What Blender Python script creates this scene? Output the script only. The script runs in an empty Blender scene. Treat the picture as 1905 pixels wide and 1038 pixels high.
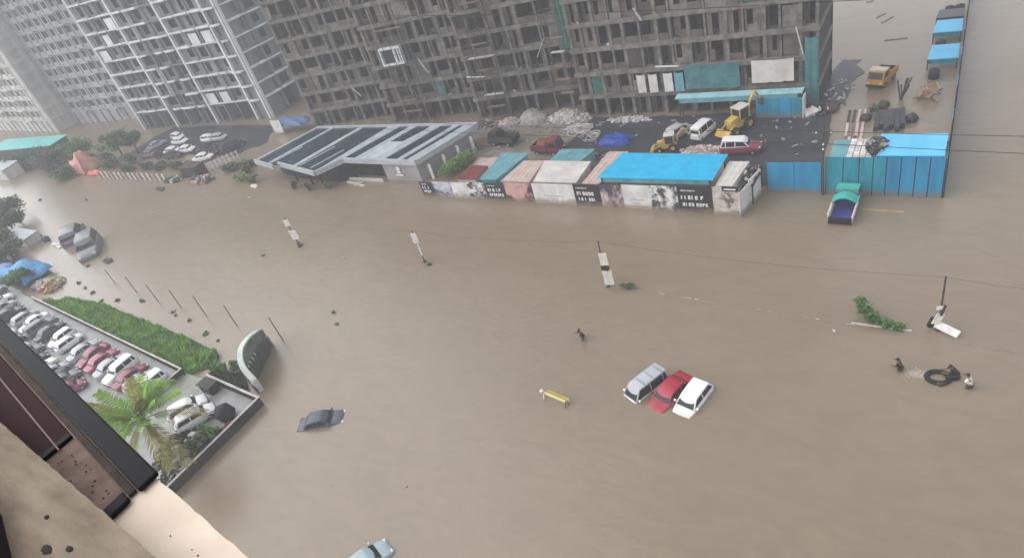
import bpy, bmesh, math, random
from mathutils import Vector, Matrix

# ------------------------------------------------------------------ camera, world, sun, exposure
SC = bpy.context.scene
COL = SC.collection
R = math.radians
CAM_H = 36.0
ROLL, PITCH, HEAD = R(18.45), R(34.26), R(131.0)
_hd = Vector((math.cos(HEAD), math.sin(HEAD), 0))
_fw = _hd * math.cos(PITCH) + Vector((0, 0, -math.sin(PITCH)))
_r0 = _fw.cross(Vector((0, 0, 1))).normalized()
_u0 = _r0.cross(_fw)
_rt = _r0 * math.cos(ROLL) - _u0 * math.sin(ROLL)
_up = _r0 * math.sin(ROLL) + _u0 * math.cos(ROLL)
_cd = bpy.data.cameras.new("camera")
_cd.sensor_width = 36.0
_cd.lens = 36.0 * 1200.0 / 1905.0
_cd.clip_start, _cd.clip_end = 0.05, 4000.0
CAM = bpy.data.objects.new("camera", _cd)
COL.objects.link(CAM)
CAM.matrix_world = Matrix(((_rt.x, _up.x, -_fw.x, 0), (_rt.y, _up.y, -_fw.y, 0), (_rt.z, _up.z, -_fw.z, CAM_H), (0, 0, 0, 1)))
SC.camera = CAM

SUN_EL, SUN_AZ = R(45), R(205)          # azimuth of the direction towards the sun, from +X counter-clockwise
W = bpy.data.worlds.new("World")
SC.world = W
W.use_nodes = True
_n, _l = W.node_tree.nodes, W.node_tree.links
_n.clear()
_sky = _n.new("ShaderNodeTexSky")
_sky.sky_type = 'NISHITA'
_sky.sun_disc = False
_sky.sun_elevation = SUN_EL
_sky.sun_rotation = R(90) - SUN_AZ
_sky.air_density, _sky.dust_density, _sky.ozone_density = 1.0, 1.0, 1.0
_hs = _n.new("ShaderNodeHueSaturation")
_hs.inputs["Saturation"].default_value = 0.22
_bg = _n.new("ShaderNodeBackground")
_bg.inputs["Strength"].default_value = 0.15
_wo = _n.new("ShaderNodeOutputWorld")
_l.new(_sky.outputs[0], _hs.inputs["Color"])
_l.new(_hs.outputs[0], _bg.inputs["Color"])
_l.new(_bg.outputs[0], _wo.inputs["Surface"])
_sd = bpy.data.lights.new("sun", 'SUN')
_sd.energy, _sd.angle, _sd.color = 1.2, R(95), (1.0, 0.97, 0.93)
SUN = bpy.data.objects.new("sun", _sd)
COL.objects.link(SUN)
_sv = Vector((math.cos(SUN_AZ) * math.cos(SUN_EL), math.sin(SUN_AZ) * math.cos(SUN_EL), math.sin(SUN_EL)))
SUN.rotation_euler = _sv.to_track_quat('Z', 'Y').to_euler()
SUN.location = (0, -40, 90)
SC.view_settings.view_transform = 'Standard'
SC.view_settings.look = 'None'
SC.view_settings.gamma = 1.0
SC.view_settings.exposure = 0.95
SC.cycles.use_denoising = True
SC.cycles.max_bounces = 6
SC.cycles.diffuse_bounces = 3
SC.cycles.glossy_bounces = 3
SC.cycles.volume_bounces = 3
SC.cycles.caustics_reflective = False
SC.cycles.caustics_refractive = False

# ------------------------------------------------------------------ materials
MATS = {}
def mat(key, col, col2=None, rough=0.7, scale=0.6, detail=6, bump=0.0, bscale=None, metal=0.0, coat=0.0, streak=False, spec=0.22, lo=0.35, hi=0.65, rvar=0.0, stretch=None, bdist=0.05, mud=0.0):
    if key in MATS: return MATS[key]
    m = bpy.data.materials.new(key)
    m.use_nodes = True
    nt = m.node_tree
    n, l = nt.nodes, nt.links
    p = n["Principled BSDF"]
    p.inputs["Roughness"].default_value = rough
    p.inputs["Metallic"].default_value = metal
    p.inputs["Specular IOR Level"].default_value = spec
    if coat:
        p.inputs["Coat Weight"].default_value = coat
        p.inputs["Coat Roughness"].default_value = 0.08
    if col2 is None: col2 = tuple(c * 0.72 for c in col)
    g = n.new("ShaderNodeNewGeometry")
    mp = n.new("ShaderNodeMapping")
    mp.inputs["Scale"].default_value = stretch if stretch else ((1, 1, 0.18) if streak else (1, 1, 1))
    l.new(g.outputs["Position"], mp.inputs["Vector"])
    tx = n.new("ShaderNodeTexNoise")
    tx.inputs["Scale"].default_value = scale
    tx.inputs["Detail"].default_value = detail
    tx.inputs["Roughness"].default_value = 0.62
    l.new(mp.outputs[0], tx.inputs["Vector"])
    rp = n.new("ShaderNodeValToRGB")
    rp.color_ramp.elements[0].position, rp.color_ramp.elements[1].position = lo, hi
    rp.color_ramp.elements[0].color = (*col2, 1)
    rp.color_ramp.elements[1].color = (*col, 1)
    l.new(tx.outputs["Fac"], rp.inputs["Fac"])
    if mud != 0.0:   # silt stain left by the flood, with a ragged upper edge
        sx = n.new("ShaderNodeSeparateXYZ"); l.new(g.outputs["Position"], sx.inputs[0])
        tm = n.new("ShaderNodeTexNoise"); tm.inputs["Scale"].default_value = 1.3; tm.inputs["Detail"].default_value = 6
        l.new(g.outputs["Position"], tm.inputs["Vector"])
        ma = n.new("ShaderNodeMath"); ma.operation = 'MULTIPLY_ADD'; ma.inputs[1].default_value = -1.1; l.new(tm.outputs["Fac"], ma.inputs[0]); l.new(sx.outputs["Z"], ma.inputs[2])
        mr_ = n.new("ShaderNodeMapRange"); mr_.inputs["From Min"].default_value = mud - .75; mr_.inputs["From Max"].default_value = mud - .25
        mr_.inputs["To Min"].default_value = 0.75; mr_.inputs["To Max"].default_value = 0.0
        l.new(ma.outputs[0], mr_.inputs["Value"])
        mm = n.new("ShaderNodeMix"); mm.data_type = 'RGBA'
        mm.inputs[7].default_value = (0.20, 0.16, 0.115, 1)
        l.new(mr_.outputs[0], mm.inputs["Factor"]); l.new(rp.outputs["Color"], mm.inputs[6]); l.new(mm.outputs[2], p.inputs["Base Color"])
    else:
        l.new(rp.outputs["Color"], p.inputs["Base Color"])
    if rvar:
        mr = n.new("ShaderNodeMapRange")
        mr.inputs["To Min"].default_value = max(0.02, rough - rvar)
        mr.inputs["To Max"].default_value = min(1, rough + rvar)
        l.new(tx.outputs["Fac"], mr.inputs["Value"])
        l.new(mr.outputs[0], p.inputs["Roughness"])
    if bump:
        t2 = n.new("ShaderNodeTexNoise")
        t2.inputs["Scale"].default_value = bscale or scale * 6
        t2.inputs["Detail"].default_value = 5
        l.new(g.outputs["Position"], t2.inputs["Vector"])
        b = n.new("ShaderNodeBump")
        b.inputs["Strength"].default_value = bump
        b.inputs["Distance"].default_value = bdist
        l.new(t2.outputs["Fac"], b.inputs["Height"])
        l.new(b.outputs[0], p.inputs["Normal"])
    MATS[key] = m
    return m

def water_material():
    m = bpy.data.materials.new("muddy_water")
    m.use_nodes = True
    n, l = m.node_tree.nodes, m.node_tree.links
    p = n["Principled BSDF"]
    p.inputs["IOR"].default_value = 1.55
    g = n.new("ShaderNodeNewGeometry")
    def noise(scale, detail, stretch, rot=0.0, dist=0.0):
        mp = n.new("ShaderNodeMapping")
        mp.inputs["Scale"].default_value = stretch
        mp.inputs["Rotation"].default_value = (0, 0, rot)
        l.new(g.outputs["Position"], mp.inputs["Vector"])
        t = n.new("ShaderNodeTexNoise")
        t.inputs["Scale"].default_value = scale
        t.inputs["Detail"].default_value = detail
        t.inputs["Distortion"].default_value = dist
        l.new(mp.outputs[0], t.inputs["Vector"])
        return t
    big = noise(0.035, 4, (1, 1.6, 1), 0.2, 0.6)
    rp = n.new("ShaderNodeValToRGB")
    rp.color_ramp.elements[0].position, rp.color_ramp.elements[1].position = 0.3, 0.72
    rp.color_ramp.elements[0].color = (0.196, 0.151, 0.101, 1)
    rp.color_ramp.elements[1].color = (0.226, 0.179, 0.126, 1)
    l.new(big.outputs["Fac"], rp.inputs["Fac"])
    fine = noise(0.35, 6, (1, 2.2, 1), 0.1, 1.2)
    r2 = n.new("ShaderNodeValToRGB")
    r2.color_ramp.elements[0].position, r2.color_ramp.elements[1].position = 0.3, 0.7
    r2.color_ramp.elements[0].color = (0.93, 0.93, 0.93, 1)
    r2.color_ramp.elements[1].color = (1.06, 1.05, 1.04, 1)
    l.new(fine.outputs["Fac"], r2.inputs["Fac"])
    mx = n.new("ShaderNodeMix")
    mx.data_type, mx.blend_type = 'RGBA', 'MULTIPLY'
    mx.inputs["Factor"].default_value = 1.0
    l.new(rp.outputs["Color"], mx.inputs[6])
    l.new(r2.outputs["Color"], mx.inputs[7])
    l.new(mx.outputs[2], p.inputs["Base Color"])
    p.inputs["Roughness"].default_value = 0.26
    # ripples: fine chop, modulated by patches of disturbed water
    rip = noise(1.5, 3, (1, 2.4, 1), 0.35, 0.8)
    rip2 = noise(0.22, 3, (1, 1.8, 1), -0.2, 0.5)
    patch = noise(0.06, 2, (1, 1.5, 1), 0.0, 0.3)
    mu = n.new("ShaderNodeMath"); mu.operation = 'MULTIPLY'
    l.new(rip.outputs["Fac"], mu.inputs[0]); l.new(patch.outputs["Fac"], mu.inputs[1])
    ad = n.new("ShaderNodeMath"); ad.operation = 'ADD'
    l.new(mu.outputs[0], ad.inputs[0]); l.new(rip2.outputs["Fac"], ad.inputs[1])
    prev = ad
    for (cx, cy, rad, amp, ro) in ((-9.5, 36.5, 8.0, .8, .5), (-6.0, 47.5, 7.0, .7, -.3), (-17.0, 34.5, 5.0, .8, .2), (1.0, 36.0, 4.0, .8, .9), (-41.5, 19.0, 4.0, .5, .1)):
        dv = n.new("ShaderNodeVectorMath"); dv.operation = 'DISTANCE'; dv.inputs[1].default_value = (cx, cy, 0)
        l.new(g.outputs["Position"], dv.inputs[0])
        mr = n.new("ShaderNodeMapRange"); mr.interpolation_type = 'SMOOTHSTEP'
        mr.inputs["From Min"].default_value, mr.inputs["From Max"].default_value = 0.0, rad
        mr.inputs["To Min"].default_value, mr.inputs["To Max"].default_value = amp, 0.0
        l.new(dv.outputs["Value"], mr.inputs["Value"])
        rn = noise(1.1, 3, (1, 3.0, 1), ro, 1.5)
        m2 = n.new("ShaderNodeMath"); m2.operation = 'MULTIPLY_ADD'
        l.new(rn.outputs["Fac"], m2.inputs[0]); l.new(mr.outputs[0], m2.inputs[1]); l.new(prev.outputs[0], m2.inputs[2])
        prev = m2
    ad = prev
    b = n.new("ShaderNodeBump")
    b.inputs["Strength"].default_value = 0.24
    b.inputs["Distance"].default_value = 0.10
    l.new(ad.outputs[0], b.inputs["Height"])
    l.new(b.outputs[0], p.inputs["Normal"])
    return m

M_WATER = water_material()
M_CONC_D = mat("stained_dark_concrete", (0.165, 0.146, 0.123), (0.058, 0.052, 0.046), 0.85, 0.5, 8, 0.25, 5, streak=True)
M_CONC_D2 = mat("wet_slab_concrete", (0.22, 0.20, 0.172), (0.08, 0.073, 0.066), 0.85, 0.8, 8, 0.2, 6)
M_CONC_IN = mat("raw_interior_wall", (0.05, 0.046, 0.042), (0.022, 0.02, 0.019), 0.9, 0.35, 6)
M_BRICKISH = mat("unplastered_block_wall", (0.135, 0.105, 0.092), (0.07, 0.056, 0.05), 0.9, 0.8, 8, 0.3, 8)
M_WHITE_FR = mat("white_painted_frame", (0.74, 0.76, 0.75), (0.46, 0.49, 0.49), 0.75, 0.5, 7, streak=True)
M_GREEN_GR = mat("grey_green_render", (0.21, 0.245, 0.25), (0.11, 0.13, 0.137), 0.85, 0.4, 7, streak=True)
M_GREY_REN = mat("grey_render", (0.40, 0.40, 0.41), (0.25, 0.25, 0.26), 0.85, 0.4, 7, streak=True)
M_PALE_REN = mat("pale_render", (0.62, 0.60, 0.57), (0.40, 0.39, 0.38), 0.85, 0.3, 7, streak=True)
M_DARKGLASS = mat("dark_glass", (0.030, 0.037, 0.040), (0.018, 0.022, 0.025), 0.15, 0.5, spec=0.16)
M_TEALGLASS = mat("teal_roof_glass", (0.022, 0.05, 0.064), (0.012, 0.022, 0.032), 0.2, 0.5, rvar=0.05, spec=0.10)
M_BLACK = mat("black_paint", (0.014, 0.014, 0.016), (0.008, 0.008, 0.009), 0.6, 1.5, spec=0.25)
M_RUBBER = mat("rubber", (0.02, 0.02, 0.021), None, 0.8, 3)
M_STEEL = mat("galvanised_steel", (0.38, 0.40, 0.42), (0.24, 0.25, 0.27), 0.45, 2, metal=0.4)
M_DSTEEL = mat("rusty_dark_steel", (0.075, 0.065, 0.06), (0.04, 0.033, 0.03), 0.7, 3)
M_GREYROOF = mat("grey_metal_roof", (0.42, 0.46, 0.48), (0.30, 0.33, 0.36), 0.5, 0.8, rvar=0.1)
M_CYAN = mat("bright_blue_sheet", (0.018, 0.42, 0.69), (0.012, 0.33, 0.56), 0.55, 0.8, 8, bump=0.25, bscale=1.2)
M_FENCEB = mat("blue_sheet_metal", (0.022, 0.27, 0.48), (0.014, 0.18, 0.33), 0.5, 0.9, 8, streak=True, mud=.5)
M_FENCET = mat("teal_sheet_metal", (0.020, 0.29, 0.40), (0.012, 0.19, 0.27), 0.5, 0.9, 8, streak=True, mud=.5)
M_LBLUE = mat("light_blue_sheet", (0.12, 0.50, 0.76), (0.09, 0.42, 0.66), 0.5, 0.6)
M_TEALS = mat("teal_sheet", (0.16, 0.36, 0.40), (0.09, 0.24, 0.28), 0.6, 0.7)
M_REDS = mat("maroon_sheet", (0.22, 0.045, 0.045), (0.12, 0.03, 0.03), 0.6, 0.8)
M_CREAM = mat("cream_sheet", (0.62, 0.585, 0.53), (0.46, 0.43, 0.40), 0.6, 0.5)
M_PINKS = mat("pinkish_worn_sheet", (0.58, 0.44, 0.39), (0.42, 0.33, 0.30), 0.7, 1.2)
M_WHITEP = mat("white_print", (0.70, 0.69, 0.67), (0.50, 0.49, 0.48), 0.6, 0.7, 8, mud=.5)
M_DARKP = mat("dark_print", (0.030, 0.030, 0.038), (0.018, 0.018, 0.024), 0.55, 0.8, spec=.3, mud=.4)
M_LETTER = mat("white_lettering", (0.75, 0.74, 0.73), (0.68, 0.67, 0.66), 0.6, 2)
M_ASPH = mat("wet_asphalt", (0.050, 0.055, 0.060), (0.026, 0.030, 0.034), 0.35, 0.35, 7, 0.3, 6, rvar=0.15)
M_MUD = mat("wet_mud", (0.24, 0.205, 0.17), (0.13, 0.115, 0.10), 0.6, 0.5, 8, 0.5, 3)
M_CONCLOT = mat("wet_concrete_paving", (0.36, 0.36, 0.345), (0.22, 0.22, 0.215), 0.45, 0.5, 7, 0.15, 5, rvar=0.15)
M_WALLP = mat("weathered_boundary_wall", (0.055, 0.047, 0.044), (0.026, 0.022, 0.021), 0.8, 0.9, 8, streak=True)
M_COPING = mat("pale_coping", (0.55, 0.53, 0.50), (0.36, 0.35, 0.33), 0.8, 0.9)
M_GRASSB = mat("grass_soil", (0.08, 0.13, 0.04), (0.045, 0.075, 0.025), 0.9, 0.8)
M_GRASS = mat("grass_blades", (0.27, 0.47, 0.085), (0.10, 0.23, 0.045), 0.7, 0.9)
M_LEAF = mat("leaf_green", (0.09, 0.20, 0.045), (0.04, 0.10, 0.025), 0.65, 1.6)
M_LEAFL = mat("leaf_light_green", (0.17, 0.31, 0.06), (0.08, 0.17, 0.035), 0.6, 1.4)
M_LEAFH = mat("leaf_grey_green", (0.085, 0.14, 0.065), (0.038, 0.07, 0.035), 0.7, 0.8)
M_PALM = mat("palm_frond", (0.27, 0.43, 0.06), (0.12, 0.25, 0.035), 0.5, 0.9)
M_PALMY = mat("dry_palm_frond", (0.30, 0.28, 0.07), (0.17, 0.15, 0.045), 0.6, 1.2)
M_BARK = mat("bark", (0.12, 0.095, 0.07), (0.06, 0.047, 0.035), 0.9, 3)
M_TIMBER = mat("weathered_timber", (0.27, 0.20, 0.13), (0.15, 0.105, 0.07), 0.8, 2)
M_TIMBERO = mat("fresh_timber", (0.42, 0.27, 0.14), (0.27, 0.16, 0.085), 0.75, 2)
M_RUBBLE = mat("rubble_grey", (0.36, 0.335, 0.31), (0.17, 0.155, 0.145), 0.9, 1.6, 8, 0.6, 5)
M_RUBW = mat("pale_rubble", (0.60, 0.57, 0.54), (0.38, 0.36, 0.34), 0.9, 2)
M_TARPB = mat("blue_tarpaulin", (0.075, 0.30, 0.56), (0.05, 0.20, 0.42), 0.5, 0.8)
M_TARPD = mat("deep_blue_tarpaulin", (0.022, 0.075, 0.42), (0.015, 0.045, 0.25), 0.45, 1.2)
M_NET = mat("green_site_netting", (0.035, 0.16, 0.125), (0.025, 0.10, 0.085), 0.8, 1.0)
M_TEALN = mat("teal_site_sheet", (0.06, 0.20, 0.20), (0.035, 0.12, 0.13), 0.7, 0.9)
M_PINKT = mat("salmon_tarpaulin", (0.62, 0.30, 0.25), (0.46, 0.20, 0.16), 0.6, 0.6)
M_YEL = mat("machine_yellow", (0.58, 0.40, 0.09), (0.42, 0.27, 0.06), 0.5, 1.5)
M_ORANGE = mat("truck_orange", (0.62, 0.30, 0.035), (0.46, 0.20, 0.03), 0.45, 1.5)
M_BARY = mat("barricade_yellow", (0.62, 0.53, 0.10), (0.50, 0.42, 0.09), 0.6, 2)
M_WHITEO = mat("white_board", (0.74, 0.71, 0.67), (0.55, 0.52, 0.49), 0.6, 2)
M_LEDGE = mat("cream_ledge_plaster", (0.76, 0.64, 0.52), (0.66, 0.54, 0.43), 0.85, 5, 8, 0.25, 60, bdist=.003)
M_SILL = mat("stained_sill_plaster", (0.27, 0.215, 0.155), (0.15, 0.115, 0.082), 0.85, 9, 10, 0.3, 90, bdist=.004, stretch=(.35, 1.6, 1))
M_SPOT = mat("tar_spots", (0.02, 0.016, 0.014), None, 0.7, 20)
M_FRAMEB = mat("black_aluminium", (0.006, 0.006, 0.008), (0.004, 0.004, 0.005), 0.5, 6, spec=0.08)
M_MAROON = mat("maroon_board", (0.036, 0.007, 0.008), (0.020, 0.005, 0.006), 0.6, 4, spec=0.05)
M_HOSTW = mat("cream_host_wall", (0.55, 0.47, 0.38), (0.42, 0.36, 0.29), 0.85, 0.4, 7, streak=True)
M_SKIN = mat("skin", (0.20, 0.105, 0.065), (0.16, 0.085, 0.05), 0.55, 8)
M_HAIR = mat("black_hair", (0.012, 0.010, 0.010), None, 0.6, 8)
M_FOAM = mat("churned_foam", (0.44, 0.37, 0.32), (0.32, 0.27, 0.22), 0.6, 4)
M_LAMPG = mat("lamp_lens", (0.62, 0.62, 0.60), (0.5, 0.5, 0.5), 0.15, 5)
M_TAIL = mat("tail_lens", (0.32, 0.02, 0.02), (0.2, 0.012, 0.012), 0.2, 5)
PAINTS = dict(white=(0.80, 0.79, 0.78), silver=(0.42, 0.43, 0.45), grey=(0.17, 0.175, 0.19), dark=(0.035, 0.036, 0.042), red=(0.33, 0.010, 0.030), maroon=(0.26, 0.05, 0.085), pink=(0.36, 0.09, 0.14), black=(0.022, 0.022, 0.026), steel=(0.06, 0.07, 0.095), teal=(0.34, 0.44, 0.46), brown=(0.15, 0.11, 0.09))
def paint(c):
    return mat("car_paint_" + c, PAINTS[c], tuple(v * 0.88 for v in PAINTS[c]), 0.36, 1.2, coat=0.2, spec=.35, mud=-.12)

# ------------------------------------------------------------------ geometry helpers
class MB:
    def __init__(s): s.v, s.f = [], []
    def quadmesh(s, vs, fs):
        o = len(s.v); s.v += [tuple(v) for v in vs]; s.f += [tuple(i + o for i in f) for f in fs]; return s
    def box(s, c, d, rz=0.0, rx=0.0, ry=0.0):
        m = Matrix.Translation(Vector(c)) @ Matrix.Rotation(rz, 4, 'Z') @ Matrix.Rotation(ry, 4, 'Y') @ Matrix.Rotation(rx, 4, 'X')
        x, y, z = d[0] / 2, d[1] / 2, d[2] / 2
        vs = [m @ Vector(p) for p in ((-x, -y, -z), (x, -y, -z), (x, y, -z), (-x, y, -z), (-x, -y, z), (x, -y, z), (x, y, z), (-x, y, z))]
        return s.quadmesh(vs, [(3, 2, 1, 0), (4, 5, 6, 7), (0, 1, 5, 4), (1, 2, 6, 5), (2, 3, 7, 6), (3, 0, 4, 7)])
    def b6(s, x0, x1, y0, y1, z0, z1):
        return s.box(((x0 + x1) / 2, (y0 + y1) / 2, (z0 + z1) / 2), (x1 - x0, y1 - y0, z1 - z0))
    def prism(s, poly, z0, z1):
        n = len(poly)
        vs = [(p[0], p[1], z0) for p in poly] + [(p[0], p[1], z1) for p in poly]
        a = sum(poly[i][0] * poly[(i + 1) % n][1] - poly[(i + 1) % n][0] * poly[i][1] for i in range(n))
        idx = list(range(n)) if a > 0 else list(range(n))[::-1]
        fs = [tuple(reversed(idx)), tuple(i + n for i in idx)]
        for k in range(n):
            i, j = idx[k], idx[(k + 1) % n]
            fs.append((i, j, j + n, i + n))
        return s.quadmesh(vs, fs)
    def tube(s, pts, r, n=6, cap=True):
        pts = [Vector(p) for p in pts]
        rs = r if isinstance(r, (list, tuple)) else [r] * len(pts)
        rings = []
        for i, p in enumerate(pts):
            d = (pts[min(i + 1, len(pts) - 1)] - pts[max(i - 1, 0)]).normalized()
            a = d.cross(Vector((0, 0, 1)))
            if a.length < 1e-3: a = Vector((1, 0, 0))
            a.normalize(); b = d.cross(a)
            rings.append([p + (a * math.cos(t) + b * math.sin(t)) * rs[i] for t in [2 * math.pi * k / n for k in range(n)]])
        return s.loft(rings, cap)
    def loft(s, rings, cap=True):
        n = len(rings[0]); o = len(s.v)
        for rg in rings: s.v += [tuple(p) for p in rg]
        for i in range(len(rings) - 1):
            for k in range(n):
                a, b = o + i * n + k, o + i * n + (k + 1) % n
                s.f.append((a, b, b + n, a + n))
        if cap:
            s.f.append(tuple(o + k for k in range(n))[::-1])
            s.f.append(tuple(o + (len(rings) - 1) * n + k for k in range(n)))
        return s
    def lathe(s, prof, c=(0, 0, 0), axis='Z', n=16):
        vs, fs = [], []
        for (r, h) in prof:
            for k in range(n):
                t = 2 * math.pi * k / n
                q = {'Z': (r * math.cos(t), r * math.sin(t), h), 'Y': (r * math.cos(t), h, r * math.sin(t)), 'X': (h, r * math.cos(t), r * math.sin(t))}[axis]
                vs.append((q[0] + c[0], q[1] + c[1], q[2] + c[2]))
        for i in range(len(prof) - 1):
            for k in range(n):
                a, b = i * n + k, i * n + (k + 1) % n
                fs.append((a, b, b + n, a + n))
        fs.append(tuple(range(n))[::-1]); fs.append(tuple((len(prof) - 1) * n + k for k in range(n)))
        return s.quadmesh(vs, fs)
    def plate(s, q, t, shrink=1.0):
        q = [Vector(p) for p in q]
        c = sum(q, Vector()) / len(q)
        q = [c + (p - c) * shrink for p in q]
        nrm = (q[1] - q[0]).cross(q[2] - q[0]).normalized()
        a = [p - nrm * 0.01 for p in q]; b = [p + nrm * t for p in q]
        n = len(q)
        return s.quadmesh(a + b, [tuple(range(n))[::-1], tuple(range(n, 2 * n))] + [(i, (i + 1) % n, (i + 1) % n + n, i + n) for i in range(n)])
    def mesh(s, name, m, smooth=None):
        me = bpy.data.meshes.new(name)
        me.from_pydata(s.v, [], s.f)
        if smooth is not None:
            bm = bmesh.new(); bm.from_mesh(me)
            bmesh.ops.recalc_face_normals(bm, faces=bm.faces)
            bm.to_mesh(me); bm.free()
            for p in me.polygons: p.use_smooth = True
            me.set_sharp_from_angle(angle=R(smooth))
        me.update()
        me.materials.append(m)
        return me
    def build(s, name, m, parent=None, smooth=None, loc=(0, 0, 0)):
        return link(name, s.mesh(name, m, smooth), parent, loc)

def link(name, me, parent=None, loc=(0, 0, 0), rz=0.0):
    o = bpy.data.objects.new(name, me)
    COL.objects.link(o)
    o.parent = parent
    o.location = loc
    if rz: o.rotation_euler = (0, 0, rz)
    return o
def tag(o, label=None, cat=None, group=None, kind=None):
    if label: o["label"] = label
    if cat: o["category"] = cat
    if group: o["group"] = group
    if kind: o["kind"] = kind
    return o
def thing(name, label, cat, loc=(0, 0, 0), rz=0.0, group=None, rx=0.0, ry=0.0):
    o = bpy.data.objects.new(name, None)
    o.empty_display_size = 0.3
    COL.objects.link(o)
    o.location = loc; o.rotation_euler = (rx, ry, rz)
    return tag(o, label, cat, group)
def struct(name, mb, m, smooth=None, loc=(0, 0, 0)):
    return tag(mb.build(name, m, None, smooth, loc), kind="structure")
def ang(p, q): return math.atan2(q[1] - p[1], q[0] - p[0])
ORD = ["first", "second", "third", "fourth", "fifth", "sixth", "seventh", "eighth", "ninth", "tenth", "eleventh", "twelfth", "thirteenth", "fourteenth"]
def leaves(mb, rnd, c, rad, n, size, flat=1.0, power=0.5):
    """n small folded leaf faces spread through an ellipsoid"""
    for _ in range(n):
        d = Vector((rnd.gauss(0, 1), rnd.gauss(0, 1), rnd.gauss(0, 1))).normalized() * (rnd.random() ** power)
        p = Vector((c[0] + d.x * rad[0], c[1] + d.y * rad[1], c[2] + d.z * rad[2]))
        a = Vector((rnd.uniform(-1, 1), rnd.uniform(-1, 1), rnd.uniform(-0.5, 0.5) * flat)).normalized()
        b = a.cross(Vector((rnd.uniform(-.4, .4), rnd.uniform(-.4, .4), 1))).normalized()
        s = size * rnd.uniform(0.6, 1.4)
        t = p + a * s; w = b * s * 0.42
        m_ = p + a * s * 0.5 + Vector((0, 0, s * 0.12))
        mb.quadmesh([p, m_ + w, t, m_ - w], [(0, 1, 2), (0, 2, 3)])
def blob(mb, rnd, c, rad, n=10, rough=0.18):
    """an uneven rounded lump"""
    rings = []
    for i in range(1, 6):
        ph = math.pi * i / 6
        rings.append([(c[0] + rad[0] * math.sin(ph) * math.cos(t) * rnd.uniform(1 - rough, 1 + rough), c[1] + rad[1] * math.sin(ph) * math.sin(t) * rnd.uniform(1 - rough, 1 + rough), c[2] - rad[2] * math.cos(ph) * rnd.uniform(1 - rough, 1 + rough)) for t in [2 * math.pi * k / n for k in range(n)]])
    mb.loft(rings)
def mound(mb, rnd, c, rx, ry, h, n=18, m=7, rough=0.16):
    rings = []
    for i in range(m):
        f = i / (m - 1)
        rings.append([(c[0] + rx * (1 - f * 0.96) * math.cos(t) * rnd.uniform(1 - rough, 1 + rough), c[1] + ry * (1 - f * 0.96) * math.sin(t) * rnd.uniform(1 - rough, 1 + rough), c[2] + h * (1 - (1 - f) ** 1.6) * (rnd.uniform(1 - rough, 1 + rough) if i else 0)) for t in [2 * math.pi * k / n for k in range(n)]])
    mb.loft(rings)

# ------------------------------------------------------------------ the setting: flood water, yards, lot
struct("flood_water", MB().quadmesh([(-900, -120, 0), (320, -120, 0), (320, 520, 0), (-900, 520, 0)], [(0, 1, 2, 3)]), M_WATER)

def sheet(name, poly, z0, z1, m, rough=0.0, seed=1, sub=5):
    rnd = random.Random(seed)
    pts = []
    n = len(poly)
    for i in range(n):
        a, b = poly[i], poly[(i + 1) % n]
        for k in range(sub if rough else 1):
            t = k / sub
            pts.append((a[0] + (b[0] - a[0]) * t + rnd.uniform(-rough, rough), a[1] + (b[1] - a[1]) * t + rnd.uniform(-rough, rough)))
    return struct(name, MB().prism(pts, z0, z1), m)
sheet("wet_yard_apron", [(-42, 65.5), (-28, 64.5), (-17, 62.5), (-15.5, 58.6), (-10.2, 58.6), (-11.0, 69), (-12, 75.4), (-29, 75.2), (-42, 75.2)], -0.3, 0.07, M_ASPH, 0.35, 3)
sheet("yard_mud", [(-60, 64.5), (-47, 61), (-43, 65.3), (-43.5, 75.4), (-60, 75.0), (-70, 72)], -0.3, 0.035, M_MUD, 0.7, 4)
sheet("yard_mud", [(-13.2, 77.4), (-10.8, 77.0), (-9.9, 86), (-11, 89.5), (-13.2, 90)], -0.3, 0.05, M_ASPH, 0.5, 5)
sheet("far_yard_ground", [(-150, 64), (-111, 63), (-107, 68.5), (-112, 76), (-150, 76)], -0.3, 0.05, M_ASPH, 0.7, 6)
LOT = [(-125, 23.6), (-62.3, 18.7), (-62.3, -2), (-125, -2)]
sheet("parking_lot_paving", LOT, -0.3, 0.22, M_CONCLOT)
sheet("compound_paving", [(-57.9, 18.9), (-49.35, 18.45), (-49.45, 3.0), (-57.9, 3.0)], -0.3, 0.24, M_CONCLOT)
sheet("gate_driveway", [(-62.3, 19.0), (-57.9, 19.0), (-57.9, 2.0), (-62.3, 2.0)], -0.3, 0.10, mat("wet_driveway", (0.27, 0.30, 0.24), (0.18, 0.20, 0.16), 0.35, 0.6, rvar=0.15), 0)
sheet("median_kerb", [(-23.6, 40.75), (-12, 40.15), (-4, 39.8), (1.0, 39.6), (6.5, 39.15), (6.5, 39.05), (1.0, 39.5), (-4, 39.7), (-12, 40.03), (-23.6, 40.65)], -0.4, 0.012, mat("kerb_edge", (0.25, 0.21, 0.165), (0.16, 0.135, 0.105), 0.7, 1.2), 0)

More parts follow.
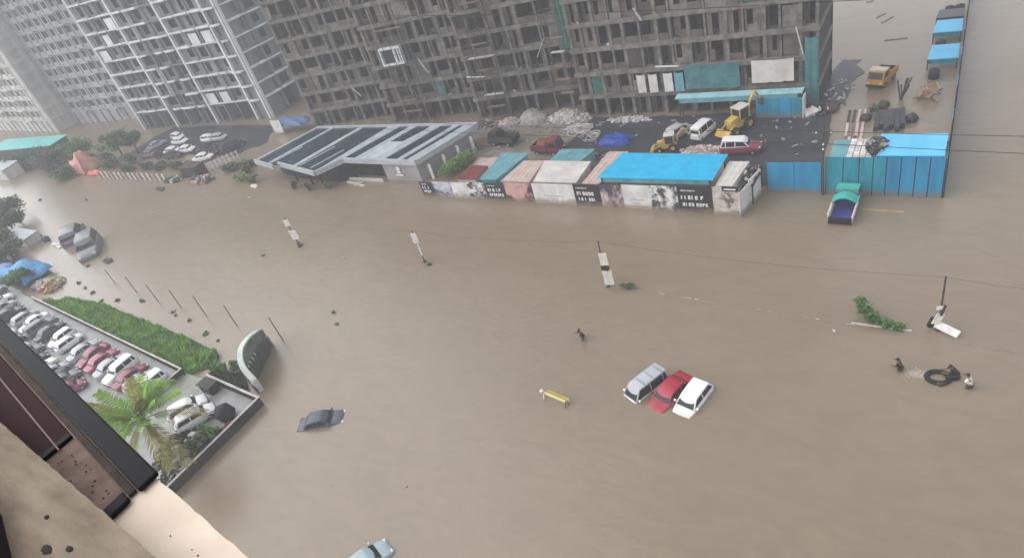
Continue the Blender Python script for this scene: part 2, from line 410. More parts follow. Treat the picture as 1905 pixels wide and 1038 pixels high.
# ------------------------------------------------------------------ buildings
CELLM = {}
def ring_mesh(name, w, h, x0, x1, z0, z1, t, m):
    k = (name, round(w, 2), round(h, 2), round(x0, 2), round(x1, 2), round(z0, 2), round(z1, 2), m.name)
    if k not in CELLM:
        b = MB()
        b.b6(0, x0, 0, t, 0, h); b.b6(x1, w, 0, t, 0, h)
        b.b6(x0, x1, 0, t, 0, z0)
        if z1 < h: b.b6(x0, x1, 0, t, z1, h)
        CELLM[k] = b.mesh(name, m)
    return CELLM[k]
def box_mesh(name, d, m):
    k = (name, tuple(round(v, 2) for v in d), m.name)
    if k not in CELLM: CELLM[k] = MB().b6(0, d[0], 0, d[1], 0, d[2]).mesh(name, m)
    return CELLM[k]
def window_mesh(w, h, m):
    k = ("win", round(w, 2), round(h, 2), m.name)
    if k not in CELLM:
        b = MB(); t = 0.07
        b.b6(0, w, 0, t, 0, t); b.b6(0, w, 0, t, h - t, h); b.b6(0, t, 0, t, t, h - t); b.b6(w - t, w, 0, t, t, h - t); b.b6(w / 2 - t / 2, w / 2 + t / 2, 0, t, t, h - t)
        CELLM[k] = b.mesh("window", m)
    return CELLM[k]
def balcony_mesh(w, d, m, curve):
    k = ("balc", round(w, 2), round(d, 2), m.name, curve)
    if k not in CELLM:
        n = 8
        def prof(off):
            return [(w * i / n, -(d - off) * (0.62 + 0.38 * math.sin(math.pi * i / n)) if curve else -(d - off)) for i in range(n + 1)]
        o, i_ = prof(0), prof(0.12)
        b = MB()
        b.prism(o + [(w, 0), (0, 0)], 0, 0.16)
        b.prism(o + i_[::-1], 0.16, 0.42)
        CELLM[k] = b.mesh("balcony", m)
    return CELLM[k]

def facade(wing, cols, nst, z0, h, style, seed, depth=5.5, tall_parapets=0.2):
    rnd = random.Random(seed)
    L = cols[-1]
    top = z0 + nst * h
    raw = style == 'raw'
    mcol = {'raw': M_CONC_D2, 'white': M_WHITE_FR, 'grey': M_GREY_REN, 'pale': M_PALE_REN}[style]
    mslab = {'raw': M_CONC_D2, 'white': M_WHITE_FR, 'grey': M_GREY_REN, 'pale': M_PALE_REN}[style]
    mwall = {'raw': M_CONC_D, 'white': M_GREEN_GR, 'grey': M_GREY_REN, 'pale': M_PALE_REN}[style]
    nb = len(cols) - 1
    grid = [((i // 3) % 2 == 0) for i in range(nb)]
    for i, x in enumerate(cols):
        edge = style == 'white' and (i in (0, nb) or (0 < i < nb and grid[i] != grid[i - 1]))
        cw = (0.42 if i % 2 == 0 else 0.24) if raw else (0.50 if edge else 0.30)
        mc_ = mcol if (style != 'white' or edge) else mwall
        MB().b6(-cw / 2, cw / 2, -0.10 - (0.25 if edge else 0), 0.42, -0.6, top + 0.5).build("column", mc_, wing, loc=(x, 0, 0))
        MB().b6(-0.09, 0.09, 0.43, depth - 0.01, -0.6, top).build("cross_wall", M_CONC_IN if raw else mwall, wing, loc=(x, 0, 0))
    for j in range(nst + 1):
        pr = (0.34, .16, .42, .22, .3)[j % 5] if raw else 0.14
        if raw and j in (0, 1): pr = 0.5
        if style == 'white':
            for i in range(nb):
                x0, x1 = cols[i] + (-.3 if i == 0 else .003), cols[i + 1] + (.3 if i == nb - 1 else -.003)
                link("floor_slab", box_mesh("floor_slab", (x1 - x0, depth + (.14 if grid[i] else .05), .26 if grid[i] else .3), M_WHITE_FR if grid[i] else mwall), wing, (x0, -(.14 if grid[i] else .05), z0 + j * h - .14))
        else:
            MB().b6(-0.3, L + 0.3, -pr, depth, -0.36 if raw else -0.17, 0.17).build("floor_slab", mslab, wing, loc=(0, 0, z0 + j * h))
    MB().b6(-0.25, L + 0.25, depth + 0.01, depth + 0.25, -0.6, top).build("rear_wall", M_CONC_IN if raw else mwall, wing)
    for j in range(-1, nst):
        zb = (z0 + j * h + 0.18) if j >= 0 else 0.0
        hh = (h - 0.36) if j >= 0 else z0 - 0.19
        for i in range(len(cols) - 1):
            x0 = cols[i] + 0.22; w = cols[i + 1] - cols[i] - 0.44
            if w < 0.5: continue
            r = rnd.random()
            if raw:
                if j < 0:
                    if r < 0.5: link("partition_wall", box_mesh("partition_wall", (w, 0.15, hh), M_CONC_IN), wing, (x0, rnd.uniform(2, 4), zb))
                    elif r < 0.7: link("infill_wall", ring_mesh("infill_wall", w, hh, w * .3, w * .7, .0, hh * .75, .18, M_CONC_D), wing, (x0, .5, zb))
                    continue
                mi = rnd.choice([M_CONC_D, M_CONC_D, M_BRICKISH, M_CONC_D2])
                if r < 0.20:
                    ww = w * rnd.choice([0.35, 0.5, 0.65])
                    link("partition_wall", box_mesh("partition_wall", (ww, 0.15, hh), mi), wing, (x0 + rnd.choice([0, w - ww]), rnd.choice([1.2, 2.2, 3.2]), zb))
                    if rnd.random() < 0.5: link("parapet_wall", box_mesh("parapet_wall", (w, 0.12, 0.28), mi), wing, (x0, 0.02, zb))
                elif r < 0.74:
                    a, b_ = rnd.choice([(.12, .5), (.3, .72), (.45, .85), (.15, .85)])
                    link("infill_wall", ring_mesh("infill_wall", w, hh, w * a, w * b_, rnd.choice([0.0, .75]), hh * .86, .16, mi), wing, (x0, rnd.choice([.10, .10, .9]), zb))
                if rnd.random() < .10:
                    link("hung_cloth", box_mesh("hung_cloth", (w * rnd.choice([.35, .6, .95]), .03, hh * rnd.choice([.5, .8, .95])), rnd.choice([M_TEALN, M_NET, M_CONC_D2, M_CONC_D2, M_DSTEEL, M_BRICKISH])), wing, (x0 + .05, -.06, zb + hh * .05))
                if r >= .74:
                    link("parapet_wall", box_mesh("parapet_wall", (w, 0.14, 0.85), mi), wing, (x0, -0.02, zb))
                    ww = w * rnd.choice([0.4, 0.6])
                    link("partition_wall", box_mesh("partition_wall", (ww, 0.15, hh), mi), wing, (x0 + rnd.choice([0, w - ww]), rnd.choice([1.4, 2.4]), zb))
            elif style == 'white':
                if j < 0:
                    if r < .4: link("infill_wall", ring_mesh("infill_wall", w, hh, w * .2, w * .8, .0, hh * .8, .18, mwall), wing, (x0, .8, zb))
                    continue
                if grid[i]:
                    dep = rnd.choice([.3, .3, .6])
                    hx0, hx1 = rnd.choice([(.12, .5), (.2, .8), (.45, .86), (.3, .7)])
                    link("infill_wall", ring_mesh("infill_wall", w, hh, w * hx0, w * hx1, rnd.choice([0.35, .7]), hh * .86, .16, mwall), wing, (x0, dep, zb))
                    if r < .75: link("parapet_wall", box_mesh("parapet_wall", (w * rnd.choice([.5, 1, 1, 1]), rnd.choice([.10, .5, .8]), rnd.choice([.3, .42])), M_WHITE_FR), wing, (x0, -0.45, zb - .3))
                    elif r > .93: link("window_screen", box_mesh("window_screen", (w * .7, 0.08, hh * .8), M_WHITE_FR), wing, (x0 + w * .1, -0.05, zb))
                else:
                    a = rnd.choice([.15, .3])
                    link("infill_wall", ring_mesh("infill_wall", w, hh, w * a, w * (1 - a), .5, hh * .9, .16, mwall), wing, (x0, rnd.choice([.3, .9]), zb))
                    if r < 0.85:
                        bw = w * rnd.choice([.55, .8, 1.05])
                        link("balcony", balcony_mesh(bw, rnd.choice([.8, 1.1]), M_WHITE_FR, rnd.random() < .7), wing, (x0 + rnd.uniform(0, max(.01, w - bw)), -0.06, zb - 0.36))
                    if (j % 4 == 1) and i % 3 == 1: link("balcony_frame", box_mesh("balcony_frame", (.2, .9, h * 2), M_WHITE_FR), wing, (x0, -1.0, zb - .3))
            else:
                if j < 0:
                    link("infill_wall", box_mesh("infill_wall", (w, 0.15, hh), mwall), wing, (x0, .2, zb)); continue
                a = 0.22 if (i + j) % 3 else 0.12
                link("infill_wall", ring_mesh("infill_wall", w, hh, w * a, w * (1 - a), .7, hh * .88, .16, mwall), wing, (x0, .12, zb))
                link("window", window_mesh(w * (1 - 2 * a), hh * .88 - .7, mwall), wing, (x0 + w * a, .17, zb + .7))
                if i % 4 == 2: link("balcony", balcony_mesh(w + 0.1, 0.9, mslab, False), wing, (x0 - 0.05, -0.15, zb - 0.36))
    if raw:
        cl = [MB(), MB(), MB()]
        for _ in range(int(L * nst * .55)):
            x, j = rnd.uniform(.5, L - .5), rnd.randrange(0, nst)
            sz = rnd.uniform(.1, .38)
            cl[rnd.choice([0, 0, 1, 2])].box((x, rnd.uniform(-.05, 1.2), z0 + j * h + .17 + sz * .3), (sz * rnd.uniform(.6, 2.6), sz * .6, sz * rnd.uniform(.3, 1.0)), rnd.uniform(0, 3), rnd.uniform(-.3, .3))
        for b_, m_ in zip(cl, (M_RUBW, M_DSTEEL, M_TEALN)):
            o = b_.build("site_litter", m_, wing); o["kind"] = "stuff"
    # glass strip behind finished facades, one pane band per storey
    if not raw:
        for j in range(nst):
            MB().b6(0, L, 0, 0.03, 0.2, h - 0.2).build("glazing", M_DARKGLASS, wing, loc=(0, 1.0, z0 + j * h))

def wing(parent, p, q, base):
    o = bpy.data.objects.new("wing", None)
    COL.objects.link(o); o.parent = parent
    o.location = (p[0] - base[0], p[1] - base[1], 0)
    o.rotation_euler = (0, 0, ang(p, q))
    return o, math.hypot(q[0] - p[0], q[1] - p[1])
def spread(L, n, rnd, jit=0.25):
    xs = [0.0]
    ws = [1 + rnd.uniform(-jit, jit) for _ in range(n)]
    s = sum(ws)
    for w_ in ws: xs.append(xs[-1] + w_ * L / s)
    return xs

def building(name, label, segs, style, z0, h, nst, seed, bay, jit=0.25, cols=None, depth=5.5):
    base = segs[0][0]
    root = thing(name, label, "building", (base[0], base[1], 0))
    for k, (p, q) in enumerate(segs):
        w_, L = wing(root, p, q, base)
        rnd = random.Random(seed + k)
        cs = cols if cols else spread(L, max(2, round(L / bay)), rnd, jit)
        facade(w_, cs, nst, z0, h, style, seed * 7 + k, depth)
    return root

building("apartment_block", "dark unfinished concrete apartment block above the blue sheds, with open floors", [((-43.2, 76.0), (-13.4, 76.6))], 'raw', 3.0, 3.2, 9, 11, 3.3, cols=[0, 1.7, 3.6, 5.7, 7.4, 9.6, 11.8, 13.5, 15.7, 17.7, 20.1, 22.0, 24.3, 26.0, 28.1, 29.8], depth=9)
building("apartment_block", "dark unfinished concrete apartment block behind the black pavilion, in stepped wings", [((-98.5, 74.6), (-80.0, 79.2)), ((-79.6, 75.8), (-62.2, 78.8)), ((-61.8, 76.4), (-45.3, 79.4))], 'raw', 3.2, 3.2, 11, 23, 2.35, 0.42)
building("apartment_block", "pale grey-green apartment tower with white frames and curved balconies", [((-161, 75.6), (-117.6, 79.4)), ((-117.2, 79.6), (-116.4, 93))], 'white', 4.2, 3.05, 13, 37, 4.3, 0.18)
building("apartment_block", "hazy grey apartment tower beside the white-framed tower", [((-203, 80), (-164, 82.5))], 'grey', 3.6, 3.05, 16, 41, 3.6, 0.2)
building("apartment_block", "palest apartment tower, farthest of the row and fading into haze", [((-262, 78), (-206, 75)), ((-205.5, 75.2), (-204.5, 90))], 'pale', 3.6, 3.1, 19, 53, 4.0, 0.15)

def facade_piece(name, label, cat, p, d, m, rz=0.0, rx=0.0, group=None, ry=0.0):
    o = MB().box((0, 0, 0), d, 0, rx, ry).build(name, m, None, None, p)
    o.rotation_euler = (0, 0, rz)
    return tag(o, label, cat, group)
def hung_sheet(name, label, cat, x0, x1, y, z0, z1, m, seed, sag=0.12, nx=9, nz=5, group=None):
    """a hanging cloth or sheet with folds and real thickness"""
    rnd = random.Random(seed)
    b = MB(); vs = []
    ph = [rnd.uniform(0, 6) for _ in range(3)]
    def pt(i, k, off):
        u, v = i / nx, k / nz
        w_ = sag * (math.sin(u * 11 + ph[0]) * 0.6 + math.sin(u * 23 + ph[1] + v * 2) * 0.3) * (0.4 + v)
        return (x0 + (x1 - x0) * u, y - w_ + off, z1 - (z1 - z0) * v - (math.sin(u * math.pi) * 0.1 * (1 - v)) + (rnd.uniform(-.05, .05) if k == nz else 0))
    fr = [pt(i, k, 0) for k in range(nz + 1) for i in range(nx + 1)]
    bk = [(p[0], p[1] + 0.02, p[2]) for p in fr]
    N = len(fr); fs = []
    for k in range(nz):
        for i in range(nx):
            a = k * (nx + 1) + i
            fs.append((a, a + nx + 1, a + nx + 2, a + 1)); fs.append((a + N, a + 1 + N, a + nx + 2 + N, a + nx + 1 + N))
    b.quadmesh(fr + bk, fs)
    return tag(b.build(name, m, None, 40), label, cat, group)
hung_sheet("site_sheet", "teal sheet hung over the second floor of the unfinished block", "sheet", -28.2, -21.6, 75.25, 3.5, 6.6, M_TEALN, 2)
hung_sheet("site_sheet", "cream sheet hung at the corner of the unfinished block above the blue sheds", "sheet", -20.2, -15.6, 75.25, 3.9, 6.6, M_CREAM, 3, sag=0.06)
hung_sheet("site_netting", "tall green netting strip between the two unfinished blocks", "netting", -45.0, -43.4, 76.6, 9.0, 27.0, M_NET, 4)
hung_sheet("site_netting", "dark teal netting at the right-hand corner of the unfinished block", "netting", -14.6, -13.2, 76.05, .5, 8.5, M_TEALN, 6)
for k, (x, m) in enumerate(((-34.6, M_CREAM), (-33.0, M_CREAM), (-31.0, M_WHITEP), (-29.6, M_TEALS))):
    hung_sheet("door_panel", "pale upright panel leaning on the first floor, %s of four from the left" % ORD[k], "panel", x, x + 1.15, 75.4, 3.25, 5.7, m, 30 + k, sag=0.03, group="pale panels on the first floor")
# the enclosed balcony box with a white surround
bx = thing("balcony_box", "white-framed box window on the unfinished block above the pavilion", "window", (-74.6, 75.6, 9.9), R(10))
b = MB(); b.b6(-2.0, 2.0, -0.5, 0.3, 0, .28); b.b6(-2.0, 2.0, -0.5, 0.3, 2.5, 2.78); b.b6(-2.0, -1.72, -0.5, 0.3, .28, 2.5); b.b6(1.72, 2.0, -0.5, 0.3, .28, 2.5)
b.build("frame", M_WHITE_FR, bx)
MB().b6(-1.7, 1.7, 0.0, 0.05, .3, 2.48).build("pane", M_DARKGLASS, bx)
MB().b6(0.3, 0.75, -0.2, -0.05, .3, 2.48).build("shutter", M_WHITE_FR, bx)
MB().b6(1.05, 1.3, -0.2, -0.05, .3, 2.48).build("shutter", M_WHITE_FR, bx)
for k, (x, y, z, l_, rz, ry) in enumerate(((-69.8, 76.3, 9.0, 2.6, 0.2, 1.2), (-86.5, 76.2, 5.6, 2.2, .3, 1.0), (-60.2, 76.0, 6.75, 3.2, 0.05, 0.06), (-30.3, 75.3, 6.62, 3.0, 0.0, 0.05), (-49.0, 77.6, 9.6, 2.8, 0.3, -1.0), (-33.2, 75.5, 13.2, 1.8, 0, 1.1), (-15.1, 76.0, 8.2, 3.2, 0, 1.35))):
    facade_piece("plank", "pale plank propped at the facade of an unfinished block, %s from the left" % ORD[(1, 0, 2, 5, 3, 4, 6)[k]], "plank", (x, y, z), (l_, 0.32, 0.07), M_WHITEP, rz, ry=ry, group="pale planks on the unfinished facades")

# ------------------------------------------------------------------ black pavilion with the striped roof
pv = thing("sales_pavilion", "low black pavilion with a grey roof striped by dark glass panels", "pavilion", (-59.0, 57.0, 0))
def pvl(p): return (p[0] + 59.0, p[1] - 57.0)
PZ = 3.25
def pv_front(x):
    pts = [(-93.0, 56.4), (-86.6, 54.9), (-86.4, 55.8), (-75.6, 53.4), (-73.4, 57.3), (-59.0, 57.0)]
    for (a, b_) in zip(pts, pts[1:]):
        if a[0] <= x <= b_[0]: return a[1] + (b_[1] - a[1]) * (x - a[0]) / (b_[0] - a[0])
    return 57.0
def back_of(x): return (x + 3.2, 67.4)
XS = [-93.0, -92.4, -88.9, -88.2, -86.5, -82.2, -81.2, -75.7, -74.6, -73.4, -71.2, -69.9, -67.0, -65.2, -62.9, -61.9, -60.9, -59.0]
PANES = (1, 3, 4, 6, 9, 11, 13, 15)
for i in range(len(XS) - 1):
    x0, x1 = XS[i] + .004, XS[i + 1] - .004
    f0, f1 = (x0, pv_front(x0) + .02), (x1, pv_front(x1) + .02)
    k0, k1 = back_of(x0), back_of(x1)
    pane = i in PANES
    if i == 11:    # this pane only fills the rear half, a pale panel the front
        m0, m1 = (f0[0] + 1.6, 62.4), (f1[0] + 1.6, 62.4)
        MB().prism([pvl(p) for p in (f0, f1, m1, m0)], PZ - 0.06, PZ + 0.06).build("roof_panel", mat("pale_glossy_panel", (.50, .56, .58), (.34, .40, .43), .4, .8), pv)
        f0, f1 = m0, m1
    q = [pvl(f0), pvl(f1), pvl(k1), pvl(k0)]
    MB().prism(q, PZ - 0.18 if pane else PZ - 0.06, PZ - 0.06 if pane else PZ + 0.06 + .004 * (i % 2)).build("roof_pane" if pane else "roof_panel", M_TEALGLASS if pane else M_GREYROOF, pv)
for i in range(4):   # broken thin glazing bars inside the wide panes
    x = (-88.0, -80.6, -77.6, -66.0)[i]
    f = (x, pv_front(x) + (0.6, .5, .6, 4.6)[i]); k = (x + 1.9, f[1] + (5.0, 6.0, 5.5, 4)[i])
    d = math.hypot(k[0] - f[0], k[1] - f[1])
    o = MB().b6(0, d, -0.12, 0.12, 0, 0.10).build("glazing_bar", M_GREYROOF, pv, loc=(*pvl(f), PZ - 0.05))
    o.rotation_euler = (0, 0, ang(f, k))
MB().b6(-34 + 3.6, 3.3, 10.3, 10.75, PZ - 0.35, PZ + 0.2).build("rear_fascia", M_GREYROOF, pv)
FR = [(-93.0, 56.4), (-86.6, 54.9), (-86.4, 55.8), (-75.6, 53.4), (-73.4, 57.3), (-59.0, 57.0)]
for i, (a, b_) in enumerate(zip(FR, FR[1:])):
    if i == 1: continue
    d = math.hypot(b_[0] - a[0], b_[1] - a[1])
    o = MB().b6(0, d, -0.32, -0.02, -0.52, 0.22).build("fascia", M_GREYROOF, pv, loc=(*pvl(a), PZ))
    o.rotation_euler = (0, 0, ang(a, b_))
a, b_ = (-58.75, 56.9), (-55.6, 67.3)
o = MB().b6(0, math.hypot(b_[0] - a[0], b_[1] - a[1]), -0.02, 0.3, -0.5, 0.22).build("fascia", M_GREYROOF, pv, loc=(*pvl(a), PZ))
o.rotation_euler = (0, 0, ang(a, b_))
MB().prism([pvl(p) for p in ((-90.5, 58.2), (-84.8, 56.8), (-74.6, 56.0), (-73.0, 58.4), (-66.2, 58.2), (-62.5, 66.6), (-86.5, 66.6))], -0.4, PZ - 0.5).build("glass_wall", M_BLACK, pv)
MB().prism([pvl(p) for p in ((-66.1, 57.35), (-59.5, 57.15), (-56.9, 66.9), (-62.4, 66.9))], -0.4, PZ - 0.45).build("side_wall", mat("lilac_grey_render", (0.34, 0.33, 0.33), (0.25, 0.24, 0.245), 0.7, 0.4), pv)
MB().b6(-14.2, -7.4, -0.35, -0.15, -0.4, 0.45).build("plinth", M_COPING, pv)
for x, y in ((-84.2, 55.9), (-79.5, 54.9), (-76.2, 54.3), (-72.6, 57.5)):
    MB().lathe([(0.16, -0.4), (0.16, PZ - 0.3)], (*pvl((x, y)), 0), n=10).build("column", M_BLACK, pv)
em = MB(); em.lathe([(0.0, 0), (0.34, 0.01), (0.34, 0.05), (0, 0.06)], (-4.1, -0.02, 1.95), 'Y', 14); em.b6(-4.4, -3.8, -0.05, 0.03, 1.25, 1.55)
o = em.build("emblem", M_LETTER, pv); o.location.y = 0.10
MB().b6(-4.75, -3.4, 0.02, 0.09, 0.85, 1.05).build("name_strip", M_LETTER, pv)
for k in range(4):
    MB().b6(-0.22, 0.22, -.08, .08, -0.4, 2.2 + .1 * k).build("side_pier", M_WHITEO, pv, loc=(0.95 + k * 0.78, 1.0 + k * 2.4, 0))
hd = MB(); rnd = random.Random(8)
leaves(hd, rnd, (0, 0, 1.1), (1.1, 3.6, 0.9), 1500, 0.28)
h_ = thing("hedge", "grass-green hedge sloping between the pavilion and the hoarding", "hedge", (-55.3, 60.6, 0), R(-14))
hd.build("foliage", M_LEAFL, h_)
for k in range(3): MB().tube([(0, -2.5 + 2.4 * k, -.3), (0.1, -2.4 + 2.4 * k, 1.1)], [0.06, 0.03]).build("stem", M_BARK, h_)

# ------------------------------------------------------------------ advertising hoarding along the road
def print_mat(key, cols, scale, seed, stretch=(1, 1, 1)):
    m = mat(key, cols[0], cols[1], 0.55, scale, 4, lo=0.42, hi=0.58, stretch=stretch, mud=.4)
    n = m.node_tree.nodes
    rp = [x for x in n if x.bl_idname == "ShaderNodeValToRGB"][0].color_ramp
    for k, c in enumerate(cols[2:]):
        e = rp.elements.new(0.46 + 0.05 * k); e.color = (*c, 1)
    return m
PI_BLUE = print_mat("print_hazy_blue", [(0.50, 0.53, 0.58), (0.10, 0.10, 0.16), (0.30, 0.33, 0.42)], 0.5, 1)
PI_BW = print_mat("print_black_and_white", [(0.68, 0.68, 0.67), (0.05, 0.05, 0.06), (0.20, 0.20, 0.21)], 1.3, 2)
PI_RED = print_mat("print_dusky_red", [(0.52, 0.33, 0.29), (0.05, 0.025, 0.03), (0.28, 0.13, 0.14)], 0.55, 3)
PI_FIG = print_mat("print_lilac_figure", [(0.52, 0.42, 0.40), (0.07, 0.055, 0.08), (0.24, 0.19, 0.21)], 1.0, 4, (1, 1, 0.5))
PI_BEI = print_mat("print_beige_room", [(0.56, 0.51, 0.46), (0.16, 0.12, 0.10), (0.42, 0.38, 0.34)], 0.9, 5)
ho = thing("advertising_hoarding", "long low hoarding of printed advertising panels standing in the flood", "hoarding", (-56.6, 53.7, 0), R(-0.6))
PX = [(-56.6, -54.4, M_DARKP), (-54.4, -51.4, PI_BLUE), (-51.4, -48.8, M_WHITEP), (-48.8, -46.1, PI_BW), (-46.1, -43.2, M_DARKP), (-43.2, -39.3, PI_RED), (-39.3, -33.9, M_WHITEP), (-33.9, -30.7, M_DARKP), (-30.7, -28.1, PI_FIG), (-28.1, -25.0, M_WHITEP), (-25.0, -22.1, PI_BW), (-22.1, -18.6, M_DARKP), (-18.6, -16.0, PI_BEI)]
def lettering(w, h, rnd, lines):
    """rows of small blocky letter marks, too small to read"""
    b = MB()
    for (z, s, x0, x1) in lines:
        x = x0
        while x < x1:
            g = rnd.randrange(4)
            sw = s * 0.24
            b.b6(x, x + sw, -0.03, 0, z, z + s)
            if g != 3:
                b.b6(x + sw, x + s * 0.62, -0.03, 0, z + s - sw, z + s)
            if g in (0, 1): b.b6(x + sw, x + s * 0.62, -0.03, 0, z, z + sw)
            if g in (1, 2): b.b6(x + sw, x + s * 0.55, -0.03, 0, z + s * 0.42, z + s * 0.42 + sw)
            if g == 0: b.b6(x + s * 0.62 - sw, x + s * 0.62, -0.03, 0, z + sw, z + s - sw)
            x += s * (0.85 if rnd.random() > 0.15 else 1.3)
    return b
rnd = random.Random(5)
def hh_at(x): return 2.05 + (x + 56.6) / 40.6 * 1.05
for i, (x0, x1, m) in enumerate(PX):
    h0 = hh_at((x0 + x1) / 2)
    p = MB().b6(x0 + 56.6 + .012, x1 + 56.6 - .012, 0.006 * (i % 3), 0.09, -0.7, h0 + (0.05 if i % 2 else 0)).build("panel", m, ho)
    if m is M_DARKP:
        w_ = x1 - x0
        lettering(w_, h0, random.Random(i), [(h0 * .52, .42, x0 + 56.6 + .35, x0 + 56.6 + w_ * .7), (h0 * .26, .36, x0 + 56.6 + .45, x0 + 56.6 + w_ * .82), (h0 * .83, .12, x0 + 56.6 + .35, x0 + 56.6 + w_ * .5)]).build("lettering", M_LETTER, p)["kind"] = "stuff"
    elif m is M_WHITEP:
        w_ = x1 - x0
        b = MB(); b.b6(x0 + 56.6 + w_ * .25, x0 + 56.6 + w_ * .75, -0.02, 0, h0 * .38, h0 * .44); b.b6(x0 + 56.6 + w_ * .3, x0 + 56.6 + w_ * .6, -0.02, 0, h0 * .26, h0 * .30)
        b.build("lettering", mat("faint_grey_print", (0.50, 0.49, 0.49), None, 0.6, 2), p)
    if i % 2 == 0: MB().tube([(x0 + 56.6, .14, -.7), (x0 + 56.6, .14, h0 + .12)], 0.05).build("post", M_DSTEEL, ho)
for i, (p, q, m) in enumerate((((-15.95, 53.3), (-15.6, 55.2), M_WHITEP), ((-15.58, 55.25), (-15.1, 57.6), M_WHITEP))):
    o = MB().b6(0, math.hypot(q[0] - p[0], q[1] - p[1]), -.04, .04, -.7, 2.7 + .25 * i).build("panel", m, ho, loc=(p[0] + 56.6, p[1] - 53.7, 0))
    o.rotation_euler = (0, 0, ang(p, q))
MB().b6(39.0, 40.55, -0.16, -0.06, 2.75, 3.25).build("name_board", M_DARKP, ho)
MB().b6(39.2, 40.3, -0.19, -0.165, 2.92, 3.05).build("lettering", M_LETTER, ho)

# ------------------------------------------------------------------ sheds
def shed(name, label, quad, zf, zb, mroof, mwall, posts=False, ribs=0, over=0.25):
    """quad: front-left, front-right, back-right, back-left"""
    c = quad[0]
    root = thing(name, label, "shed", (c[0], c[1], 0))
    q = [(p[0] - c[0], p[1] - c[1]) for p in quad]
    zs = [zf, zf, zb, zb]
    top = [(q[i][0], q[i][1], zs[i] + .05) for i in range(4)]
    bot = [(q[i][0], q[i][1], zs[i] - .05) for i in range(4)]
    MB().quadmesh(bot + top, [(3, 2, 1, 0), (4, 5, 6, 7), (0, 1, 5, 4), (1, 2, 6, 5), (2, 3, 7, 6), (3, 0, 4, 7)]).build("roof", mroof, root)
    for k in range(ribs):
        t = (k + .5) / ribs
        a = Vector(top[0]).lerp(Vector(top[1]), t); b_ = Vector(top[3]).lerp(Vector(top[2]), t)
        MB().tube([a, b_], 0.035, 4).build("roof_rib", mroof, root)
    m = [(sum(p[0] for p in q) / 4), (sum(p[1] for p in q) / 4)]
    f = 0.94
    w_ = [(m[0] + (p[0] - m[0]) * f, m[1] + (p[1] - m[1]) * f) for p in q]
    if posts:
        for i in range(4): MB().b6(w_[i][0] - .07, w_[i][0] + .07, w_[i][1] - .07, w_[i][1] + .07, -.4, zs[i] - .06).build("post", M_DSTEEL, root)
        zt = zf - .06
        MB().prism([(w_[0][0], w_[0][1]), (w_[1][0], w_[1][1]), (w_[1][0], w_[1][1] + .08), (w_[0][0], w_[0][1] + .08)], zt - .55, zt).build("fascia", mwall, root)
    else:
        for i, nm in enumerate(("front_wall", "side_wall", "rear_wall", "side_wall")):
            a, b_ = w_[i], w_[(i + 1) % 4]
            za, zb_ = zs[i] - .06, zs[(i + 1) % 4] - .06
            d = Vector((b_[0] - a[0], b_[1] - a[1], 0)).normalized(); nn = Vector((d.y, -d.x, 0)) * .05
            A, B = Vector((*a, 0)) + d * .06, Vector((*b_, 0)) - d * .06
            vs = []
            for s in (-1, 1):
                vs += [(A.x + nn.x * s, A.y + nn.y * s, -.4), (B.x + nn.x * s, B.y + nn.y * s, -.4), (B.x + nn.x * s, B.y + nn.y * s, zb_), (A.x + nn.x * s, A.y + nn.y * s, za)]
            MB().quadmesh(vs, [(3, 2, 1, 0), (4, 5, 6, 7), (0, 1, 5, 4), (1, 2, 6, 5), (2, 3, 7, 6), (3, 0, 4, 7)]).build(nm, mwall, root)
    return root
shed("site_shed", "shed with a wide flat bright blue roof behind the hoarding", [(-30.9, 53.95), (-18.7, 54.05), (-18.6, 59.1), (-30.2, 59.3)], 3.35, 3.35, M_CYAN, M_TEALS, posts=True, ribs=0)
shed("site_shed", "small maroon-roofed shed behind the left of the hoarding", [(-51.3, 54.9), (-48.2, 55.0), (-48.2, 58.0), (-51.0, 58.2)], 1.95, 2.1, M_REDS, M_CREAM, ribs=5)
shed("site_shed", "narrow teal-roofed shed beside the maroon roof", [(-47.6, 54.9), (-45.2, 54.9), (-43.9, 61.2), (-48.0, 61.2)], 2.0, 2.2, M_TEALS, M_TEALS, ribs=5)
shed("site_shed", "shed with a worn pinkish-cream roof beside the cream roof", [(-44.2, 54.5), (-40.2, 54.5), (-40.6, 59.2), (-43.5, 59.2)], 2.1, 2.25, M_PINKS, M_CREAM, ribs=6)
shed("site_shed", "cream flat-roofed cabin in the middle of the hoarding", [(-39.3, 54.1), (-33.8, 54.2), (-34.1, 58.8), (-40.3, 58.8)], 2.45, 2.5, M_CREAM, M_CREAM, ribs=0)
shed("site_shed", "low faded teal roof behind the cream cabin", [(-40.6, 59.6), (-36.4, 59.6), (-35.6, 63.0), (-40.2, 63.0)], 1.7, 1.8, M_TEALS, M_TEALS, ribs=4)
shed("site_shed", "grey-white strip roof between the blue roof and the hoarding end", [(-18.45, 54.0), (-16.9, 54.0), (-16.4, 58.7), (-18.4, 58.7)], 2.75, 2.8, M_CREAM, M_CREAM, ribs=3)
shed("site_shed", "lilac strip roof beside the bright blue roof", [(-33.2, 54.3), (-31.1, 54.3), (-30.6, 61.5), (-33.0, 61.5)], 2.3, 2.3, M_PINKS, M_PINKS, ribs=4)
shed("site_shed", "faded teal lean-to under the corner of the unfinished block", [(-29.4, 74.2), (-14.6, 74.5), (-14.5, 75.35), (-29.3, 75.1)], 2.75, 3.0, mat("faded_teal_sheet", (0.30, 0.50, 0.53), (0.18, 0.36, 0.40), .6, .9), M_TEALS, posts=True)
bl = thing("sheet_cabin", "vivid blue sheet-metal cabin below the cream sheet", "cabin", (-19.6, 74.0, 0))
for k in range(4): MB().b6(k * 1.3 + .02, k * 1.3 + 1.28, 0, .08, 0, 2.4).build("wall_panel", (M_FENCEB, M_FENCET)[k % 2], bl)
